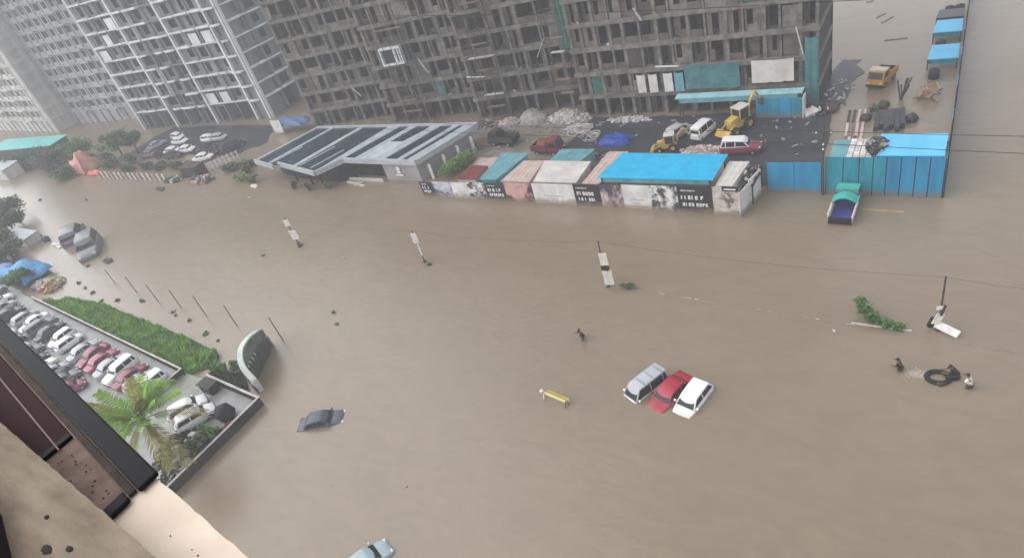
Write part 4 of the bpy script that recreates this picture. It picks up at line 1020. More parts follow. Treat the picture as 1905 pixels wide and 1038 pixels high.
# upright bundle of dark boards, planks, timber
bd = thing("board_bundle", "bundle of dark upright boards with rounded lumps in the yard", "boards", (-5.6, 72.4, 0), R(4))
rnd = random.Random(4)
for k in range(6):
    MB().box((0, 0, .34), (.44, 4.0 + rnd.uniform(-.5, .5), .5 + rnd.uniform(-.1, .2)), rnd.uniform(-.03, .03)).build("board", mat("slate_board", (.06, .064, .07), (.035, .037, .042), .6, 1), bd, loc=(-1.2 + k * .47, rnd.uniform(-.3, .3), 0))
for k, (x, y, lab) in enumerate(((-6.6, 76.0, "brown sack beyond the bundle of dark boards"), (-7.9, 73.0, "dark sack to the left of the dark board bundle"), (-3.6, 72.6, "dark sack to the right of the dark board bundle"))):
    b = MB(); blob(b, random.Random(k), (0, 0, .3), (.6, .55, .55)); tag(b.build("sack", (M_DSTEEL, M_ASPH, M_ASPH)[k], None, 60, (x, y, 0)), lab, "sack", "sacks around the board bundle")
b = MB(); leaves(b, random.Random(3), (0, 0, .4), (.6, .6, .5), 160, .22)
o = tag(b.build("weed_clump", M_LEAFH, None, None, (-7.4, 75.0, 0)), "small green weed clump by the dark boards", "plant")
tp = thing("timber_pile", "jumbled pile of orange-brown timber near the long fence", "timber", (-2.6, 78.2, 0))
for k in range(16):
    MB().box((rnd.uniform(-.9, .9), rnd.uniform(-.9, .9), .15 + .07 * k), (rnd.uniform(1.0, 2.0), .16, .12), rnd.uniform(0, 3.1), 0, rnd.uniform(-.25, .25)).build("plank", rnd.choice([M_TIMBERO, M_TIMBER, M_TIMBERO]), tp)
sp = thing("prop_bundle", "splayed dark props standing left of the timber pile", "props", (-5.0, 78.0, 0))
for k in range(6): MB().tube([(rnd.uniform(-.3, .3), rnd.uniform(-.3, .3), -.2), (rnd.uniform(-.9, .9), rnd.uniform(-.5, .8), rnd.uniform(1.5, 2.4))], .08, 5).build("prop", M_DSTEEL, sp)
tk = thing("plank_track", "long track of weathered planks leading towards the yellow truck", "planks", (-8.75, 71.0, .02), R(3))
for k in range(4):
    for j in range(3):
        MB().box((0, 0, .06), (.26, 3.0, .1), rnd.uniform(-.03, .03)).build("plank", rnd.choice([M_TIMBER, M_DSTEEL, M_PINKS]), tk, loc=(-.75 + k * .5 + rnd.uniform(-.06, .06), -3.4 + j * 3.15, 0))
clutter("scrap_heap", "dark scrap and sheeting in the yard corner behind the light blue roof", "scrap", -1.7, 66.5, 1.3, 1.9, .9, 50, [M_DSTEEL, M_TIMBER, M_ASPH], 9, 0, .3, .9)
clutter("scrap_heap", "black and white sheet scrap at the foot of the blue cabin", "scrap", -12.8, 75.2, 1.4, 1.0, .8, 26, [M_BLACK, M_WHITEO, M_DSTEEL], 10, .07, .4, 1.1)
clutter("scrap_heap", "dark scrap at the yard edge behind the cream cabin", "scrap", -36.6, 63.9, 1.5, .5, .4, 30, [M_DSTEEL, M_TIMBER, M_BLACK], 12, 0, .3, .7)
for k, (x, y, l_, a, lab) in enumerate(((-9.2, 103.6, 2.4, 1.1, "floating plank far beyond the yellow truck, nearest the board"), (-10.2, 105.5, 1.6, 1.0, "short floating plank far beyond the yellow truck"), (-7.4, 96.0, 2.6, .1, "floating beam midway between the yellow truck and the blue fence roofs"), (-12.4, 112, .9, .4, "small dark float beyond the corner of the unfinished block"), (-4.3, 55.3, 3.2, -.02, "sunken brown beam in the water beside the flooded truck"))):
    tag(MB().box((0, 0, .02), (l_, .3, .14), a).build("driftwood", M_TIMBER if k != 4 else M_TIMBERO, None, None, (x, y, 0 if k != 4 else -.06)), lab, "driftwood", "driftwood in the flood")
# utility pole at the fence with insulators and the cables it carries
up = thing("utility_pole", "dark utility pole with white insulators at the fence step", "pole", (-9.53, 57.55, 0))
MB().tube([(0, 0, -.8), (0, 0, 7.2)], [.12, .09], 8).build("shaft", M_DSTEEL, up)
MB().b6(-.7, .7, -.05, .05, 6.3, 6.42).build("crossarm", M_DSTEEL, up)
for x, z in ((-.6, 6.5), (.6, 6.5), (0, 5.4), (0, 4.9)):
    MB().lathe([(.04, -.08), (.09, -.05), (.05, 0), (.09, .05), (.03, .1)], (x, -.12 if x == 0 else 0, z), n=8).build("insulator", M_WHITEO, up)
def cable(label, pts, r=.028, sag=.35, group=None):
    out = []
    for a, b_ in zip(pts, pts[1:]):
        a, b_ = Vector(a), Vector(b_)
        for k in range(13):
            t = k / 12
            p = a.lerp(b_, t); p.z -= sag * 4 * t * (1 - t)
            out.append(p)
    return tag(MB().tube(out, r, 5).build("overhead_cable", M_BLACK), label, "cable", group)
cable("upper dark cable strung from the fence pole past the yard", [(-70, 57.6, 9.6), (-41, 57.6, 7.6), (-9.5, 57.5, 6.62), (25, 57.6, 5.4)], sag=.12, group="cables at the fence")
cable("lower dark cable strung from the fence pole past the yard", [(-70, 57.4, 8.2), (-33, 57.4, 6.3), (-9.5, 57.4, 5.46), (25, 57.4, 3.6)], sag=.1, group="cables at the fence")
cable("high cable crossing in front of the unfinished block", [(-60, 57.6, 22.2), (-30, 57.6, 19.3), (-9.7, 57.6, 17.9), (15, 57.6, 16.4)], r=.03, sag=.1, group="cables at the fence")

# ------------------------------------------------------------------ median poles and their debris
def median_pole(label, x, y, h, boards, lean=(0, 0), box=False):
    root = thing("street_pole", label, "pole", (x, y, 0), 0, "poles along the sunken median")
    MB().tube([(0, 0, -.8), (lean[0], lean[1], h)], [.075, .055], 8).build("shaft", M_DSTEEL, root)
    MB().lathe([(.2, -.4), (.2, .12), (.1, .2)], n=8).build("footing", M_DSTEEL, root)
    for (z0, z1, w_, dx, rz) in boards:
        z = (z0 + z1) / 2
        MB().box((0, 0, 0), (w_, .06, z1 - z0), rz).build("board", M_WHITEO, root, loc=(lean[0] * z / h + dx, lean[1] * z / h - .11, z))
    return root
median_pole("far median pole carrying two white boards, leftmost of the four", -68.5, 41.2, 3.95, [(.75, 2.1, 1.0, .25, .35), (2.75, 3.7, .75, .1, .35)])
median_pole("thin median pole with one white board near its top, second from the left", -46.7, 40.75, 4.15, [(2.6, 3.9, .62, .1, .3), (1.0, 2.5, .16, .15, .2)])
p3 = median_pole("median pole with two big white boards between the small bush and the hoarding", -24.55, 40.6, 5.1, [(.35, 2.0, .85, .28, .25), (2.55, 3.85, .72, .2, .25)])
MB().b6(-.05, .55, -.32, .0, 2.1, 2.42).build("switch_box", M_BLACK, p3)
MB().tube([(-.25, .05, .8), (-.3, .05, 3.4)], .05).build("conduit", M_DSTEEL, p3)
p4 = median_pole("median pole with a torn white board at its foot near the green branch", .75, 40.6, 4.7, [(1.9, 2.2, .55, 0, .3)])
MB().box((.5, -.35, .42), (1.5, .55, .07), -.35, R(28), R(12)).build("torn_board", M_WHITEO, p4)
MB().box((-.1, -.15, 1.05), (.5, .06, .9), .4, 0, R(20)).build("torn_board", M_WHITEO, p4)
MB().box((-.42, -.1, .65), (.35, .25, .8), .3, 0, R(15)).build("switch_box", M_BLACK, p4)
MB().box((.12, -.1, 1.85), (.16, .12, .9), .3, 0, R(12)).build("bracket", M_DSTEEL, p4)
cable("thin cable sagging between the tops of the median poles", [(-68.4, 41.2, 3.9), (-46.7, 40.75, 4.1), (-24.6, 40.6, 5.05), (.72, 40.6, 4.65), (14, 40.6, 4.8)], r=.009, sag=.5)

def shrub(name, label, c, rad, n, size, m, seed, cat="bush", stems=4, clumps=6, group=None, z=0.0):
    rnd = random.Random(seed)
    root = thing(name, label, cat, (c[0], c[1], z), 0, group)
    f = MB()
    for k in range(clumps):
        a = rnd.uniform(0, 6.28); r_ = rnd.uniform(.15, .8)
        cc = (rad[0] * r_ * math.cos(a), rad[1] * r_ * math.sin(a), rad[2] * rnd.uniform(.45, 1.25))
        leaves(f, rnd, cc, (rad[0] * rnd.uniform(.28, .5), rad[1] * rnd.uniform(.28, .5), rad[2] * rnd.uniform(.25, .45)), n // clumps, size)
    f.build("foliage", m, root)
    for k in range(stems):
        a = rnd.uniform(0, 6.28)
        MB().tube([(0, 0, -.4), (rad[0] * .3 * math.cos(a), rad[1] * .3 * math.sin(a), rad[2] * .5), (rad[0] * .6 * math.cos(a), rad[1] * .6 * math.sin(a), rad[2] * 1.05)], [.07, .05, .02], 5).build("stem", M_BARK, root)
    return root
shrub("drowned_bush", "small olive bush poking out beside the third median pole", (-22.6, 40.75), (.9, .45, .35), 160, .2, M_LEAFH, 3, clumps=5)
tb = thing("fallen_branch", "bright green leafy branch lying on the kerb near the last pole", "branch", (-3.0, 40.3, 0))
f = MB(); rnd = random.Random(11)
for (cx, cy, cz, rr) in ((-1.0, .9, .9, .55), (-.75, .5, .7, .6), (-.4, .25, .55, .5), (.1, 0, .4, .45), (.7, -.15, .3, .4), (1.4, -.2, .2, .3), (-1.3, 1.2, 1.1, .3)):
    leaves(f, rnd, (cx, cy, cz), (rr, rr, rr * .7), 75, .26)
f.build("foliage", M_LEAFL if False else M_LEAF, tb)
MB().tube([(1.9, -.1, .45), (1.2, -.25, .1), (0, 0, .2), (-.9, .8, .7), (-1.4, 1.3, 1.2)], [.04, .07, .06, .05, .02], 6).build("stem", M_BARK, tb)
MB().b6(-1.6, 2.2, -.33, -.2, -.1, .06).build("bark_pole", M_RUBW, tb)
for k in range(6):
    x = (-19.4, -17.1, -16.3, -11.2, -6.9, -4.6)[k]
    tag(MB().box((0, 0, .05), (rnd.uniform(.12, .6), rnd.uniform(.03, .06), .03), -.06 + rnd.uniform(-.1, .1)).build("kerb_stone", M_RUBW, None, None, (x, 40.72 - (x + 23.6) * .047, 0)), "pale kerb stone breaking the surface, %s along the median" % ORD[k], "kerb stone", "kerb stones breaking the surface")

# barricade
bc = thing("barricade", "yellow and white road barricade floating left of the sunk cars", "barricade", (-22.9, 26.7, 0), R(-10))
MB().box((0, 0, .52), (2.3, .05, .22), 0, R(-20)).build("board", mat("cream_yellow_board", (.66, .60, .30), (.52, .46, .2), .6, 2), bc)
MB().box((.1, .34, .40), (2.1, .05, .2), 0, R(-20)).build("board", M_BARY, bc)
for sx in (-1, 1):
    MB().tube([(sx * 1.05, -.35, -.5), (sx * 1.1, 0, .62), (sx * 1.05, .4, -.5)], .045, 6).build("leg", M_WHITEO if sx < 0 else M_BLACK, bc)
MB().lathe([(.02, -.1), (.16, -.05), (.16, .08), (.05, .14)], (-1.22, -.05, .62), n=10).build("lamp", M_WHITEO, bc)

# ------------------------------------------------------------------ people
def person(label, loc, heading, shirt, pose, depth=.9, trousers=M_DSTEEL):
    """pose: dict of joint offsets; standing on the road bed at -depth"""
    root = thing("person", label, "person", (loc[0], loc[1], -depth), heading)
    lean = pose.get('lean', .1)
    pel = Vector((0, 0, .92)); chest = Vector((lean, 0, 1.28)); neck = Vector((lean * 1.35, 0, 1.47)); head = Vector((lean * 1.5 + .02, 0, 1.60)); crown = Vector((lean * 1.55 + .02, 0, 1.70))
    J, E_, RAD = [pel, chest, neck, head, crown], [(0, 1), (1, 2), (2, 3), (3, 4)], [.15, .165, .06, .095, .07]
    def add(p, r_, to): J.append(Vector(p)); RAD.append(r_); E_.append((to, len(J) - 1)); return len(J) - 1
    for sd in (-1, 1):
        hip = add((0, sd * .10, .86), .105, 0); st = pose.get('step', .18) * sd
        kn = add((st * .7 + .04, sd * .11, .48), .07, hip); an = add((st, sd * .11, .09), .045, kn); add((st + .17, sd * .12, .04), .04, an)
        sh = add((chest.x + .01, sd * .19, 1.40), .065, 1)
        el, wr_ = pose['arm_l' if sd > 0 else 'arm_r']
        e = add((chest.x + el[0], sd * el[1], el[2]), .045, sh); w_ = add((chest.x + wr_[0], sd * wr_[1], wr_[2]), .032, e)
        d = (J[w_] - J[e]).normalized()
        palm = add(J[w_] + d * .07, .036, w_)
        side = d.cross(Vector((0, 0, 1)))
        side = side.normalized() if side.length > .1 else Vector((0, 1, 0))
        for k in range(4):
            b0 = add(J[palm] + d * .03 + side * (.026 * (k - 1.5)), .0095, palm)
            b1 = add(J[b0] + d * (.04, .046, .044, .034)[k] + Vector((0, 0, -.008)), .009, b0)
            add(J[b1] + d * .026 + Vector((0, 0, -.016)), .008, b1)
        t0 = add(J[w_] + d * .03 + side * .045 * sd, .011, w_); add(J[t0] + d * .04 + side * .018 * sd, .009, t0)
    def skin(nm, js, es, rs, m, sub=2):
        me = bpy.data.meshes.new(nm); me.from_pydata([tuple(j) for j in js], es, []); me.materials.append(m)
        o = link(nm, me, root)
        md = o.modifiers.new("skin", 'SKIN')
        for i, v in enumerate(me.skin_vertices[0].data): v.radius = (rs[i], rs[i]); v.use_root = (i == 0)
        sb = o.modifiers.new("sub", 'SUBSURF'); sb.levels = sb.render_levels = sub
        for p in me.polygons: p.use_smooth = True
        md.use_smooth_shade = True
        return o
    skin("body", J, E_, RAD, M_SKIN)
    jt = [Vector((0, 0, .84)), pel.copy(), chest.copy(), neck - Vector((0, 0, .06))]
    et, rt = [(0, 1), (1, 2), (2, 3)], [.17, .185, .20, .09]
    for sd in (-1, 1):
        el = pose['arm_l' if sd > 0 else 'arm_r'][0]
        jt.append(Vector((chest.x + .01, sd * .20, 1.395))); rt.append(.09); et.append((2, len(jt) - 1))
        jt.append(Vector((chest.x + el[0], sd * el[1], el[2]))); rt.append(.068); et.append((len(jt) - 2, len(jt) - 1))
    skin("shirt", jt, et, rt, shirt)
    jl, el_, rl = [Vector((0, 0, .90))], [], [.17]
    for sd in (-1, 1):
        st = pose.get('step', .18) * sd
        for p, r_ in (((0, sd * .10, .84), .125), ((st * .7 + .04, sd * .11, .48), .09)):
            jl.append(Vector(p)); rl.append(r_); el_.append((0 if len(jl) % 2 == 0 else len(jl) - 2, len(jl) - 1))
    skin("trousers", jl, el_, rl, trousers)
    h = MB(); c = head
    rg = []
    for i in range(5):
        ph = math.pi * .5 * i / 4.4
        rg.append([(c.x - .02 + .112 * math.cos(ph) * math.cos(t), .105 * math.cos(ph) * math.sin(t), c.z + .03 + .12 * math.sin(ph)) for t in [6.283 * k / 12 for k in range(12)]])
    h.loft(rg); h.build("hair", M_HAIR, root, 60)
    MB().box((c.x + .105, 0, c.z - .005), (.03, .026, .045)).build("nose", M_SKIN, root)
    for sd in (-1, 1):
        MB().lathe([(.004, -.008), (.015, 0), (.004, .008)], (c.x + .088, sd * .036, c.z + .02), 'X', 8).build("eye", M_HAIR, root)
        MB().box((c.x, sd * .098, c.z), (.04, .02, .06)).build("ear", M_SKIN, root)
    MB().box((c.x + .092, 0, c.z - .055), (.02, .05, .01)).build("mouth", M_REDS, root)
    return root
WADE = dict(lean=.12, step=.2, arm_l=((.12, .32, 1.18), (.30, .36, 1.28)), arm_r=((.10, .30, 1.14), (.26, .32, 1.24)))
PUSH = dict(lean=.28, step=.25, arm_l=((.24, .24, 1.16), (.46, .18, 1.14)), arm_r=((.24, .24, 1.16), (.46, .18, 1.14)))
REACH = dict(lean=.22, step=.2, arm_l=((.14, .42, 1.34), (.34, .56, 1.42)), arm_r=((.12, .30, 1.12), (.28, .30, 1.10)))
DARKSH = mat("dark_purple_shirt", (.035, .025, .045), None, .8, 6)
person("person in dark purple clothes wading alone between the cars and the hoarding", (-23.8, 33.6), hd(-.6, -1), DARKSH, WADE, .45)
person("person in dark clothes wading ahead of a churned patch of water", (-1.1, 36.05), hd(-1, .1), M_BLACK, WADE, .72)
person("person in a white shirt wading behind the black inner tube", (2.75, 35.45), hd(-1, .25), M_WHITEO, WADE, .55)
person("person in dark clothes leaning on the black inner tube", (2.05, 36.35), hd(-1, -.15), M_BLACK, PUSH, .8)
tb = thing("inner_tube", "large black inner tube with a dark load, floating by the waders", "inner tube", (1.05, 35.85, .06), R(10)); tb.scale = (.8, .8, .8)
pts = [(.78 * math.cos(t), .66 * math.sin(t), .02 * math.sin(3 * t)) for t in [6.2832 * i / 30 for i in range(31)]]
MB().tube(pts, .21, 8, cap=False).build("tube_ring", M_RUBBER, tb, 60)
b = MB(); blob(b, random.Random(2), (.95, .05, .12), (.55, .35, .3), 12); b.build("load", M_BLACK, tb, 60)
b = MB(); blob(b, random.Random(5), (.05, -.75, .02), (.35, .22, .2), 10); b.build("load", M_DSTEEL, tb, 60)
# churned water beside the wader: small irregular foam flecks
fm = MB(); rnd = random.Random(6)
for _ in range(420):
    x, y = rnd.gauss(0, .34), rnd.gauss(0, .2); s = rnd.uniform(.012, .04)
    blob(fm, rnd, (x, y, .005), (s * 1.6, s, .02), 6, .3)
tag(fm.build("foam", M_FOAM, None, None, (-.1, 35.9, 0)), "pinkish foam churned behind the wading person", "foam", kind="stuff")

# ------------------------------------------------------------------ near bank: thin poles, lot wall, grass, gate, compound
for k, (x, y, h, lx) in enumerate(((-54.6, 25.9, 3.1, 0), (-63.0, 26.3, 2.9, .1), (-69.2, 26.6, 2.9, .05), (-74.9, 26.9, 2.7, .1), (-80.2, 27.0, 2.6, 0), (-86.4, 27.6, 2.5, .1), (-93.0, 28.2, 2.3, 0))):
    r_ = thing("marker_pole", "thin dark pole in the flood off the grass bank, %s from the gate" % ORD[k], "pole", (x, y, 0), 0, "row of thin poles off the grass bank")
    MB().tube([(0, 0, -.8), (lx, 0, h)], [.055, .045], 6).build("shaft", M_DSTEEL, r_)
    MB().lathe([(.06, 0), (.075, .02), (.02, .08)], (lx, 0, h), n=6).build("cap", M_DSTEEL, r_)
def wall(name, label, pts, t, h, m, mc, z=0, post=None):
    root = thing(name, label, "wall", (pts[0][0], pts[0][1], 0))
    o0 = pts[0]
    for i, (a, b_) in enumerate(zip(pts, pts[1:])):
        d = math.hypot(b_[0] - a[0], b_[1] - a[1])
        w_ = MB().b6(0, d, -t / 2, t / 2, -.5, h).build("wall_face", m, root, loc=(a[0] - o0[0], a[1] - o0[1], 0)); w_.rotation_euler = (0, 0, ang(a, b_))
        c_ = MB().b6(-t * .5, d + t * .5, -t / 2 - .015, t / 2 + .015, h + .002 * i, h + .05 + .002 * i).build("coping", mc, root, loc=(a[0] - o0[0], a[1] - o0[1], 0)); c_.rotation_euler = (0, 0, ang(a, b_))
    return root
wall("boundary_wall", "low dark wall with a pale top along the parking lot's grass side", [(-104.5, 21.95), (-62.4, 18.85), (-62.4, 17.2)], .16, .85, M_WALLP, M_COPING)
wall("boundary_wall", "dark corner wall with a pale top around the compound with white cars", [(-58.0, 19.05), (-49.3, 18.55), (-49.45, 2.0)], .2, .95, M_WALLP, M_COPING)
GR = [(-103.0, 22.1), (-97.3, 23.9), (-88, 24.4), (-80, 23.7), (-72, 23.3), (-66, 22.8), (-61.2, 22.3), (-59.6, 21.0), (-61.6, 19.1), (-75, 20.05), (-90, 21.1)]
struct("grass_bank", MB().prism(GR, -.3, .16), M_GRASSB)
GR2 = [(-59.6, 20.2), (-54.5, 20.6), (-52.2, 19.2), (-58.0, 19.25)]
struct("gate_verge", MB().prism(GR2, -.3, .16), M_GRASSB)
def inside(p, poly):
    c = False; j = len(poly) - 1
    for i in range(len(poly)):
        a, b_ = poly[i], poly[j]
        if (a[1] > p[1]) != (b_[1] > p[1]) and p[0] < (b_[0] - a[0]) * (p[1] - a[1]) / (b_[1] - a[1]) + a[0]: c = not c
        j = i
    return c
def grass(label, poly, n, seed, hmin, hmax, m):
    rnd = random.Random(seed); b = MB()
    xs = [p[0] for p in poly]; ys = [p[1] for p in poly]
    k = 0
    tufts = [(rnd.uniform(min(xs), max(xs)), rnd.uniform(min(ys), max(ys)), rnd.uniform(.5, 1.5)) for _ in range(90)]
    while k < n:
        if rnd.random() < .6:
            t_ = rnd.choice(tufts); p = (t_[0] + rnd.gauss(0, .5), t_[1] + rnd.gauss(0, .4)); hs = t_[2]
        else:
            p = (rnd.uniform(min(xs), max(xs)), rnd.uniform(min(ys), max(ys))); hs = .6
        if not inside(p, poly):
            k += .25; continue
        k += 1
        h = rnd.uniform(hmin, hmax) * hs; a = rnd.uniform(0, 6.28); w_ = rnd.uniform(.03, .07)
        dx, dy = math.cos(a), math.sin(a); l_ = rnd.uniform(.2, .7) * h
        p0 = (p[0] - dy * w_, p[1] + dx * w_, .12); p1 = (p[0] + dy * w_, p[1] - dx * w_, .12)
        b.quadmesh([p0, p1, (p[0] + dx * l_ * .4 + dy * w_ * .7, p[1] + dy * l_ * .4 - dx * w_ * .7, .12 + h * .65), (p[0] + dx * l_ * .4 - dy * w_ * .7, p[1] + dy * l_ * .4 + dx * w_ * .7, .12 + h * .65), (p[0] + dx * l_, p[1] + dy * l_, .12 + h)], [(0, 1, 2, 3), (3, 2, 4)])
    return tag(b.build("grass", m), label, "grass", kind="stuff")
grass("long wet green grass on the bank along the lot wall", GR, 34000, 1, .12, .55, M_GRASS)
grass("rough dark grass beside the curved gate wall", GR2, 3500, 2, .2, .6, M_LEAFH)
for k, (x, y, rr, m, lab) in enumerate(((-57.8, 20.6, (1.2, .8, .9), M_LEAF, "round dark bush inside the curve of the gate wall"), (-55.8, 20.9, (1.0, .7, .8), M_LEAF, "dark bush nearest the curved gate wall"), (-61.2, 21.5, (.9, .8, .7), M_LEAFL, "light green bush at the gate end of the grass bank"))):
    shrub("bush", lab, (x, y), rr, 420, .22, m, 20 + k, group="bushes at the gate")
# curved gate wall
def arc_wall():
    root = thing("gate_wall", "curved pale-rimmed gate wall rising from the flood at the compound corner", "gate", (-52.6, 21.4, 0))
    ctl = [Vector((-55.6, 25.0, 0)), Vector((-54.7, 23.6, 0)), Vector((-53.9, 22.2, 0)), Vector((-53.2, 21.0, 0)), Vector((-52.2, 20.1, 0)), Vector((-50.9, 19.75, 0))]
    base = Vector((-52.6, 21.4, 0))
    pts = []
    for i in range(len(ctl) - 1):
        p0, p1, p2, p3 = ctl[max(i - 1, 0)], ctl[i], ctl[i + 1], ctl[min(i + 2, len(ctl) - 1)]
        for k in range(5):
            t = k / 5
            pts.append(.5 * ((2 * p1) + (p2 - p0) * t + (2 * p0 - 5 * p1 + 4 * p2 - p3) * t * t + (3 * p1 - p0 - 3 * p2 + p3) * t ** 3))
    pts.append(ctl[-1])
    pts = [p - base for p in pts]
    def ribbon(z0, z1, t, off=0):
        L_, R_ = [], []
        for i, p in enumerate(pts):
            d = (pts[min(i + 1, len(pts) - 1)] - pts[max(i - 1, 0)]).normalized(); nn = Vector((-d.y, d.x, 0))
            L_.append(p + nn * (t / 2 + off)); R_.append(p - nn * (t / 2 - off))
        return MB().loft([[(a.x, a.y, z0), (b_.x, b_.y, z0), (b_.x, b_.y, z1), (a.x, a.y, z1)] for a, b_ in zip(L_, R_)])
    n_ = len(pts)
    def hgt(i): return 1.5 + 1.9 * math.sin(math.pi * min(1, (i + 3) / (n_ + 2)))
    def ribbon2(za, zb, t):
        rings = []
        for i, p in enumerate(pts):
            d = (pts[min(i + 1, n_ - 1)] - pts[max(i - 1, 0)]).normalized(); nn = Vector((-d.y, d.x, 0)) * t / 2
            h = hgt(i)
            rings.append([(p.x + nn.x, p.y + nn.y, za(h)), (p.x - nn.x, p.y - nn.y, za(h)), (p.x - nn.x, p.y - nn.y, zb(h)), (p.x + nn.x, p.y + nn.y, zb(h))])
        return MB().loft(rings)
    ribbon2(lambda h: -.5, lambda h: h - .12, .35).build("wall_face", mat("gate_grey", (.17, .20, .175), (.09, .11, .095), .6, .8), root, 30)
    ribbon2(lambda h: h - .119, lambda h: h + .05, .52).build("rim", mat("pale_green_rim", (.60, .66, .58), (.48, .53, .47), .6, 1), root, 30)
    ribbon2(lambda h: .0, lambda h: h * .55, .62).build("dark_band", mat("gate_dark", (.075, .085, .08), (.05, .055, .05), .5, 1), root, 30)
    for i in (1, n_ - 2):
        p = pts[i]; MB().b6(p.x - .25, p.x + .25, p.y - .25, p.y + .25, -.5, 1.35).build("pier", M_COPING, root)
    lt = MB()
    for k in range(4): lt.box((pts[9 + k * 2].x + .34, pts[9 + k * 2].y - .22, 1.75), (.08, .3, .35), ang(pts[9 + k * 2], pts[10 + k * 2]))
    o = lt.build("lettering", M_LETTER, root); o["kind"] = "stuff"
    return root
arc_wall()
# palm
def palm(label, c, h, seed):
    rnd = random.Random(seed)
    root = thing("palm_tree", label, "palm", (c[0], c[1], .2))
    MB().tube([(.4, -.3, -.3), (.3, -.2, h * .3), (.1, -.05, h * .7), (0, 0, h)], [.26, .2, .17, .2], 10).build("trunk", M_BARK, root, 60)
    for k in range(28):
        a = k * 2.399 + rnd.uniform(-.2, .2)
        el = rnd.uniform(.45, 1.2) if k > 5 else rnd.uniform(-.35, .1)
        L_ = rnd.uniform(4.2, 5.4); dry = k <= 5
        d = Vector((math.cos(a), math.sin(a), 0))
        spine = []
        for i in range(12):
            t = i / 11
            x = L_ * t * math.cos(el) * (1 - .12 * t * t); z = L_ * t * math.sin(el) - (1.0 + .9 * (1.2 - el)) * t ** 2.2
            spine.append(Vector((0, 0, h - .05)) + d * x + Vector((0, 0, z)))
        f = MB(); f.tube(spine, [.05 * (1 - .8 * i / 11) + .008 for i in range(12)], 4)
        side = d.cross(Vector((0, 0, 1)))
        for i in range(2, 12):
            for q in range(3):
                j0 = min(i, 10); p = spine[j0].lerp(spine[j0 + 1], q / 3)
                tl = (1 - abs(i / 11 - .5) * 1.1) * .95 + .15
                tan = (spine[j0 + 1] - spine[j0]).normalized()
                for sd in (-1, 1):
                    e = p + (side * sd * .82 + tan * .55 + Vector((0, 0, -.25 - rnd.uniform(0, .3)))) * tl
                    w_ = tan * .045
                    mid = p.lerp(e, .5) + Vector((0, 0, .05))
                    f.quadmesh([p - w_, p + w_, mid + w_ * 1.3, e, mid - w_ * 1.3], [(0, 1, 2, 4), (4, 2, 3)])
        f.build("frond", M_PALMY if dry or (k % 7 == 0) else M_PALM, root)
    b = MB()
    for k in range(9): blob(b, rnd, (rnd.uniform(-.3, .3), rnd.uniform(-.3, .3), h - .45 + rnd.uniform(-.12, .1)), (.13, .13, .16), 8, .05)
    b.build("nut_cluster", M_PALMY, root)
palm("palm tree with broad green fronds and yellowing lower ones in the compound", (-52.6, 11.2), 5.0, 4)
for k, (x, y, rr, m, lab) in enumerate(((-50.6, 14.2, (.7, .7, .9), M_LEAFL, "light yellow-green plant inside the compound's corner wall"), (-51.6, 12.6, (.6, .5, .6), M_LEAF, "dark green plant below the palm by the corner wall"), (-50.3, 12.3, (.45, .4, .5), M_LEAFH, "small grey-green plant against the compound wall"))):
    shrub("potted_plant", lab, (x, y), rr, 300, .2, m, 40 + k, cat="plant", group="plants in the compound", z=.24)
clutter("scrap_heap", "dark jumble of parked scooters and boxes under the palm", "scrap", -53.2, 11.8, 1.8, 2.0, .9, 120, [M_BLACK, M_DSTEEL, M_ASPH, M_RUBW], 21, .24, .2, .6)
clutter("scrap_heap", "dark clutter along the compound wall between the plants", "scrap", -50.6, 13.2, .8, 1.8, .7, 90, [M_BLACK, M_DSTEEL, M_LEAFH], 25, .24, .15, .5)
shrub("potted_plant", "tall yellow-green plant between the white cars and the corner wall", (-51.9, 14.0), (.6, .6, .8), 260, .22, M_LEAFL, 47, cat="plant", group="plants in the compound", z=.24)
clutter("scrap_heap", "reddish-brown junk beside the corner wall of the compound", "scrap", -50.1, 15.2, .5, .9, .6, 40, [M_REDS, M_TIMBER, M_RUBBLE], 22, .24, .15, .4)
clutter("scrap_heap", "white and black junk near the compound wall at the window ledge", "scrap", -51.3, 9.6, 1.0, 1.2, .7, 60, [M_BLACK, M_WHITEO, M_ASPH], 23, .24, .15, .45)
hung_sheet("plastic_sheet", "bluish-white plastic sheet hanging beside the end of the black frame", "sheet", -54.3, -52.6, 9.0, .25, 2.6, mat("bluish_plastic", (.5, .55, .68), (.32, .36, .5), .4, 1.2), 14)
tag(MB().b6(-57.4, -55.6, 17.6, 18.6, .24, 1.2).build("guard_cabin", M_WALLP), "small dark cabin at the back wall of the compound", "cabin")
MB().b6(-57.5, -55.5, 17.5, 18.7, 1.21, 1.28).build("roof", M_DSTEEL, bpy.data.objects["guard_cabin"])

